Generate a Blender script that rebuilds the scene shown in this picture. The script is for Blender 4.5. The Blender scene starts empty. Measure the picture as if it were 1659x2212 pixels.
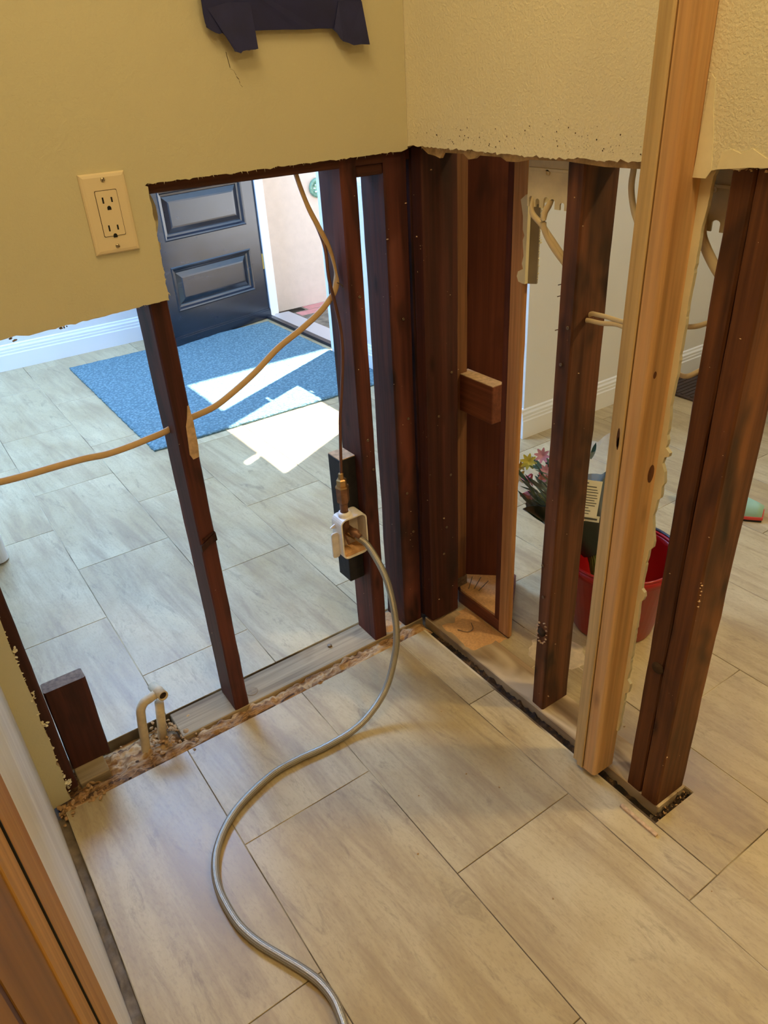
import bpy, bmesh, math, random
from mathutils import Vector, Matrix, noise
random.seed(11)
C = bpy.context.scene.collection
SC = bpy.context.scene

# ------------------------------------------------------------------ camera
cam_d = bpy.data.cameras.new('camera')
cam = bpy.data.objects.new('camera', cam_d); C.objects.link(cam)
RT = Vector((0.81986947, -0.57013456, -0.05254174))
DN = Vector((-0.3301002, -0.39571533, -0.85699664))
FW = Vector((0.46781183, 0.71996942, -0.51263645))
m = Matrix.Identity(4)
for i in range(3):
    m[i][0] = RT[i]; m[i][1] = -DN[i]; m[i][2] = -FW[i]
m.translation = (-0.85972466, -1.48222073, 1.33811004)
cam.matrix_world = m
cam_d.sensor_fit = 'VERTICAL'; cam_d.sensor_height = 24.0
cam_d.lens = 1601.98 * 24.0 / 2212.0
cam_d.clip_start = 0.005; cam_d.clip_end = 200
SC.camera = cam

# ------------------------------------------------------------------ sky, sun, lamps, exposure
SUN_DIR = Vector((-0.478, -0.234, -1.0)).normalized()      # the way the light travels
w = bpy.data.worlds.new('sky'); SC.world = w; w.use_nodes = True
nt = w.node_tree; nt.nodes.clear()
wo = nt.nodes.new('ShaderNodeOutputWorld'); bg = nt.nodes.new('ShaderNodeBackground')
bg.inputs['Color'].default_value = (0.40, 0.66, 1.0, 1); bg.inputs['Strength'].default_value = 2.6
nt.links.new(bg.outputs[0], wo.inputs[0])

def light(name, kind, loc, energy, color, size=0.3, size_y=None, target=None, direction=None):
    d = bpy.data.lights.new(name, kind); d.energy = energy; d.color = color
    o = bpy.data.objects.new(name, d); C.objects.link(o); o.location = loc
    if kind == 'AREA':
        d.size = size
        if size_y: d.shape = 'RECTANGLE'; d.size_y = size_y
        else: d.shape = 'DISK'
    if target is not None: direction = Vector(target) - Vector(loc)
    if direction is not None:
        o.rotation_euler = Vector(direction).to_track_quat('-Z', 'Y').to_euler()
    return o
sun = light('sun', 'SUN', (6, 5, 8), 32.0, (0.92, 0.96, 1.0), direction=SUN_DIR); sun.data.angle = 0.009
WARM = (1.0, 0.77, 0.38)
light('ceiling_lamp', 'AREA', (-0.25, -2.20, 2.42), 12, WARM, 0.16, direction=(0, 0, -1))
light('ceiling_panel', 'AREA', (-0.70, -0.95, 2.42), 10.5, WARM, 0.7, direction=(0, 0, -1))
light('ceiling_lamp', 'AREA', (1.25, -1.70, 2.42), 27, WARM, 0.16, direction=(0, 0, -1))
light('hall_daylight_fill', 'AREA', (-0.35, 1.95, 2.42), 108, (0.25, 0.49, 1.0), 0.9, direction=(0, 0, -1))  # added out-of-view fill, standing in for daylight in the hall
light('kitchen_daylight_fill', 'AREA', (2.35, -0.05, 2.42), 11, (0.46, 0.68, 1.0), 0.5, direction=(0, 0, -1))  # added cool fill, stands in for daylight on the kitchen side
SC.view_settings.view_transform = 'Standard'; SC.view_settings.look = 'None'
SC.view_settings.gamma = 1; SC.view_settings.use_curve_mapping = False
SC.view_settings.exposure = 0.0
SC.cycles.max_bounces = 10; SC.cycles.diffuse_bounces = 6
try: SC.cycles.use_denoising = True
except Exception: pass

# ------------------------------------------------------------------ material helpers
def lin(c):
    c /= 255.0
    return c / 12.92 if c <= 0.04045 else ((c + 0.055) / 1.055) ** 2.4
def S(r, g, b): return (lin(r), lin(g), lin(b), 1)

class NT:
    def __init__(s, name, rough=0.6, metal=0.0, spec=None):
        s.m = bpy.data.materials.new(name); s.m.use_nodes = True
        s.t = s.m.node_tree; s.b = s.t.nodes['Principled BSDF']
        s.b.inputs['Roughness'].default_value = rough; s.b.inputs['Metallic'].default_value = metal
        if spec is not None: s.b.inputs['Specular IOR Level'].default_value = spec
    def n(s, k, **kw):
        x = s.t.nodes.new(k)
        for a, v in kw.items(): setattr(x, a, v)
        return x
    def l(s, a, b): s.t.links.new(a, b)
    def coords(s, scale=(1, 1, 1), rot=(0, 0, 0), rand=True, kind='Object'):
        tc = s.n('ShaderNodeTexCoord'); mp = s.n('ShaderNodeMapping')
        mp.inputs['Scale'].default_value = scale; mp.inputs['Rotation'].default_value = rot
        s.l(tc.outputs[kind], mp.inputs['Vector'])
        if rand:
            oi = s.n('ShaderNodeObjectInfo'); mu = s.n('ShaderNodeMath', operation='MULTIPLY')
            mu.inputs[1].default_value = 57.0; s.l(oi.outputs['Random'], mu.inputs[0])
            cx = s.n('ShaderNodeCombineXYZ')
            for i in range(3): s.l(mu.outputs[0], cx.inputs[i])
            s.l(cx.outputs[0], mp.inputs['Location'])
        return mp.outputs[0]
    def rcoords(s, ang, scale):
        tc = s.n('ShaderNodeTexCoord'); m1 = s.n('ShaderNodeMapping'); m1.inputs['Rotation'].default_value = (0, 0, ang)
        s.l(tc.outputs['Object'], m1.inputs['Vector']); m2 = s.n('ShaderNodeMapping'); m2.inputs['Scale'].default_value = scale
        s.l(m1.outputs[0], m2.inputs['Vector']); oi = s.n('ShaderNodeObjectInfo'); mu = s.n('ShaderNodeMath', operation='MULTIPLY')
        mu.inputs[1].default_value = 61.0; s.l(oi.outputs['Random'], mu.inputs[0]); cx = s.n('ShaderNodeCombineXYZ')
        for i in range(3): s.l(mu.outputs[0], cx.inputs[i])
        s.l(cx.outputs[0], m2.inputs['Location']); return m2.outputs[0]
    def noise(s, vec, scale=1, detail=4, rough=0.55, dist=0.0):
        x = s.n('ShaderNodeTexNoise'); x.inputs['Scale'].default_value = scale
        x.inputs['Detail'].default_value = detail; x.inputs['Roughness'].default_value = rough
        x.inputs['Distortion'].default_value = dist; s.l(vec, x.inputs['Vector']); return x.outputs['Fac']
    def ramp(s, fac, stops):
        r = s.n('ShaderNodeValToRGB'); e = r.color_ramp.elements
        while len(e) < len(stops): e.new(0.5)
        for i, (p, c) in enumerate(stops): e[i].position = p; e[i].color = c
        s.l(fac, r.inputs['Fac']); return r.outputs['Color']
    def mix(s, fac, a, b, mode='MIX'):
        x = s.n('ShaderNodeMix', data_type='RGBA', blend_type=mode)
        for sock, v in ((x.inputs[0], fac), (x.inputs[6], a), (x.inputs[7], b)):
            if isinstance(v, (int, float)): sock.default_value = v
            elif isinstance(v, tuple): sock.default_value = v
            else: s.l(v, sock)
        return x.outputs[2]
    def math(s, op, a, b=None):
        x = s.n('ShaderNodeMath', operation=op)
        for i, v in enumerate((a, b)):
            if v is None: continue
            if isinstance(v, (int, float)): x.inputs[i].default_value = v
            else: s.l(v, x.inputs[i])
        return x.outputs[0]
    def col(s, c):
        if isinstance(c, tuple): s.b.inputs['Base Color'].default_value = c
        else: s.l(c, s.b.inputs['Base Color'])
    def bump(s, h, strength=0.3, dist=0.002):
        b = s.n('ShaderNodeBump'); b.inputs['Strength'].default_value = strength
        b.inputs['Distance'].default_value = dist; s.l(h, b.inputs['Height']); s.l(b.outputs[0], s.b.inputs['Normal'])

BK = (0, 0, 0, 1); WH = (1, 1, 1, 1)
def wood(name, dark, light_, accent=None, blotch=None, blot_amt=(0.55, 0.72), rough=0.6, axis='z', gs=1.0, knots=0.0, spec=0.3):
    t = NT(name, rough, spec=spec)
    g, a = 42 * gs, 1.3 * gs
    sc = {'z': (g, g, a), 'x': (a, g, g), 'y': (g, a, g)}[axis]
    v = t.coords(sc)
    n1 = t.noise(v, 1, 5, 0.6, 0.35)
    c = t.ramp(n1, [(0.32, dark), (0.68, light_)])
    v2 = t.coords(tuple(k * 3.2 for k in sc))
    n2 = t.noise(v2, 1, 3, 0.5)
    c = t.mix(t.ramp(n2, [(0.35, (0.55, 0.55, 0.55, 1)), (0.6, WH)]), BK, c, 'MULTIPLY') if False else t.mix(1.0, c, t.ramp(n2, [(0.3, (0.72, 0.72, 0.72, 1)), (0.62, WH)]), 'MULTIPLY')
    if accent:
        v4 = t.coords({'z': (14, 14, 1.6), 'x': (1.6, 14, 14), 'y': (14, 1.6, 14)}[axis])
        c = t.mix(t.ramp(t.noise(v4, 1, 2, 0.5), [(0.55, BK), (0.75, WH)]), c, accent)
    if blotch:
        v3 = t.coords({'z': (9, 9, 3.2), 'x': (3.2, 9, 9), 'y': (9, 3.2, 9)}[axis])
        c = t.mix(t.ramp(t.noise(v3, 1, 3, 0.6, 0.5), [(blot_amt[0], BK), (blot_amt[1], WH)]), c, blotch)
    if knots:
        vk = t.coords({'z': (16, 16, 5), 'x': (5, 16, 16), 'y': (16, 5, 16)}[axis])
        vo = t.n('ShaderNodeTexVoronoi'); vo.inputs['Scale'].default_value = 1.0; t.l(vk, vo.inputs['Vector'])
        c = t.mix(t.ramp(vo.outputs['Distance'], [(0.03, (knots,) * 3 + (1,)), (0.16, BK)]), c, tuple(x * 0.25 for x in dark[:3]) + (1,))
    t.col(c)
    t.bump(n2, 0.25, 0.0015)
    return t.m

M = {}
M['stud_red'] = wood('stud_redwood', S(60, 31, 29), S(100, 52, 44), accent=S(116, 63, 50), blotch=S(40, 24, 23), knots=0.8)
M['stud_dark'] = wood('stud_dark', S(54, 30, 26), S(88, 47, 39), blotch=S(38, 24, 21), knots=0.7)
M['stud_black'] = wood('stud_stained', S(80, 46, 32), S(130, 82, 54), accent=S(144, 94, 60), blotch=S(46, 32, 25), blot_amt=(0.5, 0.68), knots=0.9)
M['stud_brown'] = wood('stud_brown', S(78, 46, 28), S(124, 76, 44), accent=S(136, 88, 52), blotch=S(50, 32, 22), blot_amt=(0.58, 0.75), knots=0.9)
M['cheek'] = wood('stud_pale', S(178, 122, 78), S(216, 164, 112), knots=0.3)
M['panel'] = wood('panel_red', S(88, 46, 34), S(116, 62, 44), blotch=S(72, 38, 30), knots=0.6, gs=0.7)
M['bwood'] = wood('batten', S(104, 66, 44), S(150, 104, 70))
M['pine'] = wood('pine', S(206, 158, 104), S(228, 186, 134), accent=S(196, 140, 88), rough=0.5, gs=0.75, knots=0.55)
M['pine_dull'] = wood('pine_edge', S(196, 164, 112), S(216, 188, 138), rough=0.7, gs=0.8)
M['block_x'] = wood('block_wood', S(108, 60, 42), S(140, 82, 58), blotch=S(70, 42, 34), axis='y')
M['plate'] = wood('plate_wood', S(138, 118, 92), S(186, 166, 132), blotch=S(110, 86, 62), axis='x', rough=0.8)
M['plate_dusty'] = wood('dusty_plate_wood', S(150, 124, 94), S(188, 162, 128), accent=S(104, 82, 60), blotch=S(206, 186, 154), blot_amt=(0.50, 0.64), axis='y', rough=0.9, gs=0.5)
M['header'] = wood('header_wood', S(66, 36, 28), S(100, 58, 44), axis='x')
M['oak'] = wood('cabinet_oak', S(160, 112, 54), S(182, 134, 70), accent=S(150, 100, 46), rough=0.6, gs=0.6, spec=0.15)
M['oak_panel'] = wood('cabinet_panel', S(128, 88, 44), S(142, 100, 54), rough=0.6, gs=0.35, spec=0.15)

def plain(name, c, rough=0.5, metal=0.0, spec=None, var=0.0, vs=20, bump=0, bs=200):
    t = NT(name, rough, metal, spec)
    if var:
        v = t.coords((vs,) * 3)
        n = t.noise(v, 1, 4)
        lo = tuple(max(0, x * (1 - var)) for x in c[:3]) + (1,); hi = tuple(min(1, x * (1 + var)) for x in c[:3]) + (1,)
        t.col(t.ramp(n, [(0.3, lo), (0.7, hi)]))
    else: t.col(c)
    if bump: t.bump(t.noise(t.coords((bs,) * 3), 1, 3), bump, 0.002)
    return t.m

def paint(name, c, bscale, bstr, bdist):
    t = NT(name, 0.55, spec=0.35)
    v = t.coords((1, 1, 1), rand=False)
    n = t.noise(v, 3.0, 3)
    t.col(t.ramp(n, [(0.3, tuple(x * 0.95 for x in c[:3]) + (1,)), (0.7, c)]))
    b = t.noise(v, bscale, 2, 0.5, 0.3)
    t.bump(t.ramp(b, [(0.4, BK), (0.62, WH)]), bstr, bdist)
    return t.m
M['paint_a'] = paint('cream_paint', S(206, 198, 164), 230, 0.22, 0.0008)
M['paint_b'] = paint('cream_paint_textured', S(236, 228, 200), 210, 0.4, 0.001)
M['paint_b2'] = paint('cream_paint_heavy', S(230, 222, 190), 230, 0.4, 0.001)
M['white'] = paint('white_paint', S(232, 230, 224), 120, 0.12, 0.0008)
M['trim_white'] = plain('white_trim', S(238, 238, 236), 0.35, spec=0.5)
M['gypsum'] = plain('gypsum_core', S(190, 160, 116), 0.95, var=0.35, vs=60, bump=0.6, bs=160)
M['paper'] = plain('torn_paper', S(232, 222, 186), 0.9, var=0.08)
M['paper_grey'] = plain('drywall_back_paper', S(150, 138, 116), 0.9, var=0.1)
M['ivory'] = plain('ivory_plastic', S(226, 208, 172), 0.3, spec=0.5)
M['cream_plastic'] = plain('cream_box_plastic', S(222, 208, 172), 0.45, var=0.1, vs=30)
M['white_plastic'] = plain('white_box_plastic', S(226, 216, 204), 0.4, var=0.12, vs=40)
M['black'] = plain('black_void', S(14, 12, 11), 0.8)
M['tar'] = plain('black_coated_wood', S(24, 20, 22), 0.7, var=0.5, vs=60, bump=0.4, bs=90)
M['sawn'] = plain('sawn_end', S(200, 168, 132), 0.9, var=0.25, vs=90, bump=0.4)
M['sawn_grey'] = plain('weathered_sawn_end', S(120, 104, 90), 0.9, var=0.35, vs=120, bump=0.5)
M['steel'] = plain('screw_steel', S(190, 176, 150), 0.3, 0.8)
M['brass'] = plain('brass', S(186, 150, 104), 0.35, 0.9, var=0.15)
M['bronze'] = plain('bronze_fitting', S(134, 96, 74), 0.5, 0.55, var=0.25, vs=80)
M['copper'] = plain('copper_tube', S(122, 84, 72), 0.4, 0.6)
M['cable'] = plain('cable_sheath', S(206, 172, 126), 0.5, var=0.06)
M['cable_cream'] = plain('cable_sheath_cream', S(216, 196, 156), 0.5, var=0.06)
M['pvc'] = plain('dusty_pvc', S(206, 186, 152), 0.7, var=0.15, vs=60, bump=0.35, bs=120)
M['nail'] = plain('nail', S(130, 110, 90), 0.4, 0.7)
M['red'] = plain('red_plastic', S(158, 14, 18), 0.3, spec=0.5)
M['redrim'] = plain('dark_rim', S(60, 62, 74), 0.35)
t = NT('grout', 0.95)
t.col(t.ramp(t.noise(t.coords((2.6, 2.6, 2.6), rand=False), 1, 3), [(0.44, S(92, 76, 56)), (0.56, S(210, 194, 160))])); M['grout'] = t.m
M['slab'] = plain('concrete_slab', S(116, 102, 84), 0.95, var=0.45, vs=24, bump=0.6, bs=80)
M['debris'] = plain('crumbled_plaster', S(176, 138, 92), 0.95, var=0.45, vs=70, bump=0.6)
M['debris_dark'] = plain('dark_grime', S(66, 46, 28), 0.95, var=0.5, vs=60, bump=0.6)
t = NT('old_adhesive', 0.85)
n1 = t.noise(t.coords((7, 60, 40), rand=False), 1, 5, 0.65, 0.8); n2 = t.noise(t.coords((40, 40, 40), rand=False), 1, 4)
c = t.ramp(n1, [(0.36, S(66, 46, 30)), (0.47, S(150, 108, 64)), (0.60, S(196, 160, 110)), (0.75, S(206, 180, 138))])
t.col(t.mix(t.ramp(n2, [(0.5, BK), (0.75, (0.6, 0.6, 0.6, 1))]), c, S(92, 66, 42))); t.bump(n2, 0.5, 0.003); M['adhesive'] = t.m
t = NT('grime', 0.9)
n1 = t.noise(t.coords((38, 38, 38), rand=False), 1, 5, 0.7, 0.6)
t.col(t.ramp(n1, [(0.40, S(28, 21, 16)), (0.55, S(62, 44, 28)), (0.70, S(128, 96, 62))])); t.bump(n1, 0.6, 0.004); M['grime'] = t.m
M['sawdust'] = plain('sawdust', S(212, 164, 112), 0.98, var=0.14, vs=160, bump=0.5, bs=500)
M['dust'] = plain('white_dust', S(214, 196, 166), 0.98, var=0.2, vs=40, bump=0.3)
M['tape'] = plain('blue_tape', S(28, 32, 82), 0.7, var=0.2, vs=30, bump=0.25, bs=60)
M['thresh'] = plain('dark_threshold', S(44, 46, 52), 0.35, 0.3)
M['silver'] = plain('sill_aluminium', S(196, 190, 186), 0.35, 0.4)
M['rubber'] = plain('grey_rubber', S(150, 152, 152), 0.7)
M['brick'] = plain('brick', S(196, 128, 118), 0.9, var=0.15)
M['porch'] = plain('porch_concrete', S(196, 188, 180), 0.9, var=0.08)
M['stucco'] = plain('stucco', S(206, 186, 170), 0.9, var=0.04, bump=0.3, bs=60)
M['mint'] = plain('mint_fabric', S(150, 190, 172), 0.8, var=0.06)
M['shoe_red'] = plain('red_trim', S(206, 70, 60), 0.6)
M['sole'] = plain('dark_sole', S(36, 32, 30), 0.8)
M['blackfab'] = plain('black_fabric', S(22, 22, 26), 0.7)
M['brownmat'] = plain('brown_mat', S(70, 54, 46), 0.9, var=0.2, vs=60, bump=0.6)
M['leaf'] = plain('leaf', S(30, 58, 32), 0.45, var=0.35, vs=12)
M['stem'] = plain('stem', S(92, 110, 52), 0.5, var=0.3, vs=20)
M['petal_pink'] = plain('pink_petal', S(214, 120, 128), 0.6, var=0.2, vs=30)
M['petal_lilac'] = plain('lilac_petal', S(206, 150, 186), 0.6, var=0.12, vs=30)
M['petal_yellow'] = plain('yellow_petal', S(214, 204, 84), 0.6, var=0.12, vs=30)
M['petal_gold'] = plain('gold_petal', S(196, 156, 60), 0.6, var=0.12, vs=30)
M['tag'] = plain('paper_tag', S(232, 228, 206), 0.7)
M['ink'] = plain('print_ink', S(90, 90, 84), 0.8)
M['sleeve'] = plain('dark_green_sleeve', S(44, 56, 52), 0.35, spec=0.6)
M['plaque'] = plain('green_glaze', S(110, 150, 128), 0.2, var=0.4, vs=60)
M['hinge'] = plain('polished_brass', S(214, 180, 96), 0.3, 0.9)

# clear wrap: thin real film
t = NT('clear_film', 0.08); t.b.inputs['Transmission Weight'].default_value = 0.0
t.col(S(235, 240, 235)); t.b.inputs['Alpha'].default_value = 0.16; t.b.inputs['Specular IOR Level'].default_value = 1.0; M['film'] = t.m
t = NT('window_glass', 0.02); t.col(WH); t.b.inputs['Alpha'].default_value = 0.08; M['glass'] = t.m

# front door: near black varnish with soft streaks
t = NT('door_black_varnish', 0.22, spec=0.8)
v = t.coords((2.0, 30, 26)); n = t.noise(v, 1, 4, 0.6)
t.col(t.ramp(n, [(0.3, S(16, 20, 30)), (0.7, S(38, 42, 54))])); t.bump(n, 0.12, 0.001); M['door'] = t.m

# tiles: beige porcelain, streaks along the long side
t = NT('porcelain_tile', 0.42, spec=0.45)
AN = -0.07
cl = t.noise(t.rcoords(AN, (5, 3, 5)), 1, 5, 0.6, 0.5)                    # broad clouds
st = t.noise(t.rcoords(AN, (22, 2.2, 22)), 1, 6, 0.7, 0.5)                # long streaks
fs = t.noise(t.rcoords(AN, (210, 80, 210)), 1, 4, 0.7, 0.3)               # fine scratchy grain
dk = t.noise(t.rcoords(AN, (22, 6, 22)), 1, 6, 0.78, 0.9)                 # dark vein clusters
c = t.ramp(cl, [(0.3, S(180, 158, 114)), (0.7, S(208, 191, 150))])
c = t.mix(t.ramp(st, [(0.34, (0.66, 0.66, 0.66, 1)), (0.56, BK)]), c, S(158, 134, 100))
c = t.mix(t.ramp(fs, [(0.32, (0.34, 0.34, 0.34, 1)), (0.50, BK)]), c, S(150, 128, 100))
c = t.mix(t.ramp(dk, [(0.56, BK), (0.75, (0.6, 0.6, 0.6, 1))]), c, S(110, 88, 68))
oi = t.n('ShaderNodeObjectInfo')
c = t.mix(1.0, c, t.ramp(oi.outputs['Random'], [(0, (0.90, 0.89, 0.87, 1)), (1, (1.0, 1.0, 1.0, 1))]), 'MULTIPLY')
t.col(c)
rr = t.ramp(cl, [(0.3, (0.36,) * 3 + (1,)), (0.7, (0.5,) * 3 + (1,))]); t.l(rr, t.b.inputs['Roughness'])
t.bump(fs, 0.10, 0.0008); M['tile'] = t.m

# door mat: woven blue grey
t = NT('woven_mat', 0.95, spec=0.1)
v = t.coords((1, 1, 1), rand=False)
wv = t.n('ShaderNodeTexVoronoi'); wv.inputs['Scale'].default_value = 70; t.l(v, wv.inputs['Vector'])
n = t.noise(v, 160, 2)
c = t.ramp(wv.outputs['Distance'], [(0.1, S(134, 164, 168)), (0.6, S(84, 112, 120))])
c = t.mix(0.35, c, t.ramp(n, [(0.3, S(70, 94, 100)), (0.7, S(146, 172, 178))]))
t.col(c); t.bump(wv.outputs['Distance'], 0.9, 0.006); M['mat'] = t.m

# braided steel hose, pattern from the sweep's uv
t = NT('braided_steel', 0.38, 0.75)
tc = t.n('ShaderNodeTexCoord'); sx = t.n('ShaderNodeSeparateXYZ'); t.l(tc.outputs['UV'], sx.inputs[0])
u = t.math('MULTIPLY', sx.outputs[0], 6.2832 * 7); vv = t.math('MULTIPLY', sx.outputs[1], 1700.0)
a = t.math('SINE', t.math('ADD', u, vv)); b = t.math('SINE', t.math('SUBTRACT', u, vv))
h = t.math('MULTIPLY', a, b)
t.col(t.ramp(t.math('ADD', t.math('MULTIPLY', h, 0.5), 0.5), [(0.15, S(120, 112, 98)), (0.75, S(196, 188, 172))]))
t.bump(h, 0.4, 0.0006); M['braid'] = t.m

# white filler wall left: brushed white with faint streaks
t = NT('white_primed_board', 0.4, spec=0.5)
v = t.coords((4, 12, 1.0)); n = t.noise(v, 1, 5, 0.65, 0.8)
t.col(t.ramp(n, [(0.3, S(192, 184, 174)), (0.7, S(222, 216, 206))])); t.bump(n, 0.1, 0.002); M['primed'] = t.m

# ------------------------------------------------------------------ mesh helpers
def finish(bm, name, mats, parent=None, loc=None, smooth=False, recalc=True):
    if recalc: bmesh.ops.recalc_face_normals(bm, faces=bm.faces)
    me = bpy.data.meshes.new(name)
    if loc is not None:
        lv = Vector(loc)
        for v in bm.verts: v.co -= lv
    bm.to_mesh(me); bm.free()
    for x in (mats if isinstance(mats, (list, tuple)) else [mats]): me.materials.append(x)
    if smooth:
        for p in me.polygons: p.use_smooth = True
    o = bpy.data.objects.new(name, me); C.objects.link(o)
    if loc is not None: o.location = loc
    if parent is not None:
        o.parent = parent; pl = Vector(parent.location)
        if parent.parent is not None: pl += parent.parent.location
        o.location = (Vector(loc) if loc is not None else Vector((0, 0, 0))) - pl
    return o
def tag(o, label, cat, group=None):
    o['label'] = label; o['category'] = cat
    if group: o['group'] = group
    return o
def empty(name, loc, label=None, cat=None, group=None):
    o = bpy.data.objects.new(name, None); C.objects.link(o); o.location = loc; o.empty_display_size = 0.05
    if label: tag(o, label, cat, group)
    return o
def struct(o): o['kind'] = 'structure'; return o
def stuff(o): o['kind'] = 'stuff'; return o
def addbox(bm, x0, x1, y0, y1, z0, z1, mi=0, bev=0.0):
    r = bmesh.ops.create_cube(bm, size=1.0)
    vs = r['verts']
    for v in vs:
        v.co = Vector((x0 + (v.co.x + .5) * (x1 - x0), y0 + (v.co.y + .5) * (y1 - y0), z0 + (v.co.z + .5) * (z1 - z0)))
    fs = set(f for v in vs for f in v.link_faces)
    for f in fs: f.material_index = mi
    if bev > 0:
        es = list(set(e for f in fs for e in f.edges))
        bmesh.ops.bevel(bm, geom=es, offset=bev, segments=1, affect='EDGES', profile=0.5)
    return bm
def box(name, x0, x1, y0, y1, z0, z1, mat, parent=None, bev=0.0, loc=True):
    bm = bmesh.new(); addbox(bm, x0, x1, y0, y1, z0, z1, 0, bev)
    return finish(bm, name, mat, parent, ((x0 + x1) / 2, (y0 + y1) / 2, z0) if loc else None)
def prism(bm, pts, h0, h1, axis='z', mi_side=0, mi0=0, mi1=0):
    def P(a, b, h): return {'z': (a, b, h), 'y': (a, h, b), 'x': (h, a, b)}[axis]
    v0 = [bm.verts.new(P(a, b, h0)) for a, b in pts]; v1 = [bm.verts.new(P(a, b, h1)) for a, b in pts]
    f = bm.faces.new(v0); f.material_index = mi0
    f = bm.faces.new(v1); f.material_index = mi1
    k = len(pts)
    for i in range(k):
        f = bm.faces.new((v0[i], v0[(i + 1) % k], v1[(i + 1) % k], v1[i])); f.material_index = mi_side
def jag(p, q, n, amp, rng=random):
    out = []
    dx, dy = q[0] - p[0], q[1] - p[1]; L = math.hypot(dx, dy) or 1; nx, ny = -dy / L, dx / L
    for i in range(1, n):
        tt = (i + rng.uniform(-.35, .35)) / n; a = rng.uniform(-amp, amp) * (0.35 if rng.random() < .6 else 1.3)
        out.append((p[0] + dx * tt + nx * a, p[1] + dy * tt + ny * a))
    return out
def sheet(name, pts, h0, h1, axis, mats, parent=None):
    """drywall: front face at h0 (paint), back at h1 (paper), raw core on the edges"""
    bm = bmesh.new(); prism(bm, pts, h0, h1, axis, 1, 0, 2)
    return finish(bm, name, mats, parent)
def stud(name, x0, x1, y0, y1, z0, z1, mat, parent=None, end=None, ch=0.003, seed=0, seg=26, wob=0.0012):
    """a sawn timber: chamfered, very slightly uneven along its length, with end grain"""
    rng = random.Random(seed + int(abs(x0) * 1000))
    bm = bmesh.new(); rings = []
    cx, cy = (x0 + x1) / 2, (y0 + y1) / 2
    base = [(x0 + ch, y0), (x1 - ch, y0), (x1, y0 + ch), (x1, y1 - ch), (x1 - ch, y1), (x0 + ch, y1), (x0, y1 - ch), (x0, y0 + ch)]
    for i in range(seg + 1):
        z = z0 + (z1 - z0) * i / seg
        ring = []
        for k, (a, b) in enumerate(base):
            j = wob * noise.noise(Vector((k * 3.1 + seed, z * 14, seed * 1.7)))
            ring.append(bm.verts.new((a + (j if a > cx else -j), b + (j if b > cy else -j), z)))
        rings.append(ring)
    for i in range(seg):
        for k in range(8):
            bm.faces.new((rings[i][k], rings[i][(k + 1) % 8], rings[i + 1][(k + 1) % 8], rings[i + 1][k]))
    f = bm.faces.new(rings[0]); f.material_index = 1
    f = bm.faces.new(rings[-1]); f.material_index = 1
    return finish(bm, name, [mat, end or M['sawn']], parent, (cx, cy, z0))
def catmull(pts, sub=8):
    P = [Vector(p) for p in pts]; P = [P[0] * 2 - P[1]] + P + [P[-1] * 2 - P[-2]]; out = []
    for i in range(1, len(P) - 2):
        for s in range(sub):
            tt = s / sub; a, b, c, d = P[i - 1], P[i], P[i + 1], P[i + 2]
            out.append(0.5 * ((2 * b) + (c - a) * tt + (2 * a - 5 * b + 4 * c - d) * tt ** 2 + (3 * b - a - 3 * c + d) * tt ** 3))
    out.append(P[-2]); return out
def addtube(bm, pts, ra, rb=None, n=10, up=None, caps=True, sub=8, mi=0, smoothed=True):
    rb = rb or ra
    path = catmull(pts, sub) if smoothed else [Vector(p) for p in pts]
    uv = bm.loops.layers.uv.verify(); rings = []; dist = [0.0]
    for i in range(1, len(path)): dist.append(dist[-1] + (path[i] - path[i - 1]).length)
    nrm = None
    for i, p in enumerate(path):
        tg = (path[min(i + 1, len(path) - 1)] - path[max(i - 1, 0)]).normalized()
        if up is not None: nrm = Vector(up) - tg * tg.dot(Vector(up))
        elif nrm is None:
            nrm = tg.orthogonal()
        else: nrm = nrm - tg * tg.dot(nrm)
        nrm.normalize(); bi = tg.cross(nrm)
        k = ra(i / (len(path) - 1)) if callable(ra) else ra
        k2 = k if callable(ra) else rb
        rings.append([bm.verts.new(p + nrm * (k * math.cos(2 * math.pi * j / n)) + bi * (k2 * math.sin(2 * math.pi * j / n))) for j in range(n)])
    for i in range(len(path) - 1):
        for j in range(n):
            f = bm.faces.new((rings[i][j], rings[i][(j + 1) % n], rings[i + 1][(j + 1) % n], rings[i + 1][j]))
            f.material_index = mi; f.smooth = True
            us = (j / n, (j + 1) / n, (j + 1) / n, j / n); vs = (dist[i], dist[i], dist[i + 1], dist[i + 1])
            for lp, a, b in zip(f.loops, us, vs): lp[uv].uv = (a, b)
    if caps:
        for r in (rings[0], rings[-1]):
            f = bm.faces.new(r); f.material_index = mi
def tube(name, pts, ra, mat, parent=None, rb=None, n=10, up=None, sub=8, loc=None):
    bm = bmesh.new(); addtube(bm, pts, ra, rb, n, up, True, sub)
    return finish(bm, name, mat, parent, loc or tuple(pts[0]))
def addlathe(bm, prof, center, axis=(0, 0, 1), n=32, mi=0, smooth=True):
    ax = Vector(axis).normalized(); e1 = ax.orthogonal().normalized(); e2 = ax.cross(e1); c = Vector(center); rings = []
    for r, h in prof:
        rings.append([bm.verts.new(c + ax * h + e1 * (r * math.cos(2 * math.pi * j / n)) + e2 * (r * math.sin(2 * math.pi * j / n))) for j in range(n)])
    for i in range(len(rings) - 1):
        for j in range(n):
            f = bm.faces.new((rings[i][j], rings[i][(j + 1) % n], rings[i + 1][(j + 1) % n], rings[i + 1][j])); f.material_index = mi; f.smooth = smooth
    return rings
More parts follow.
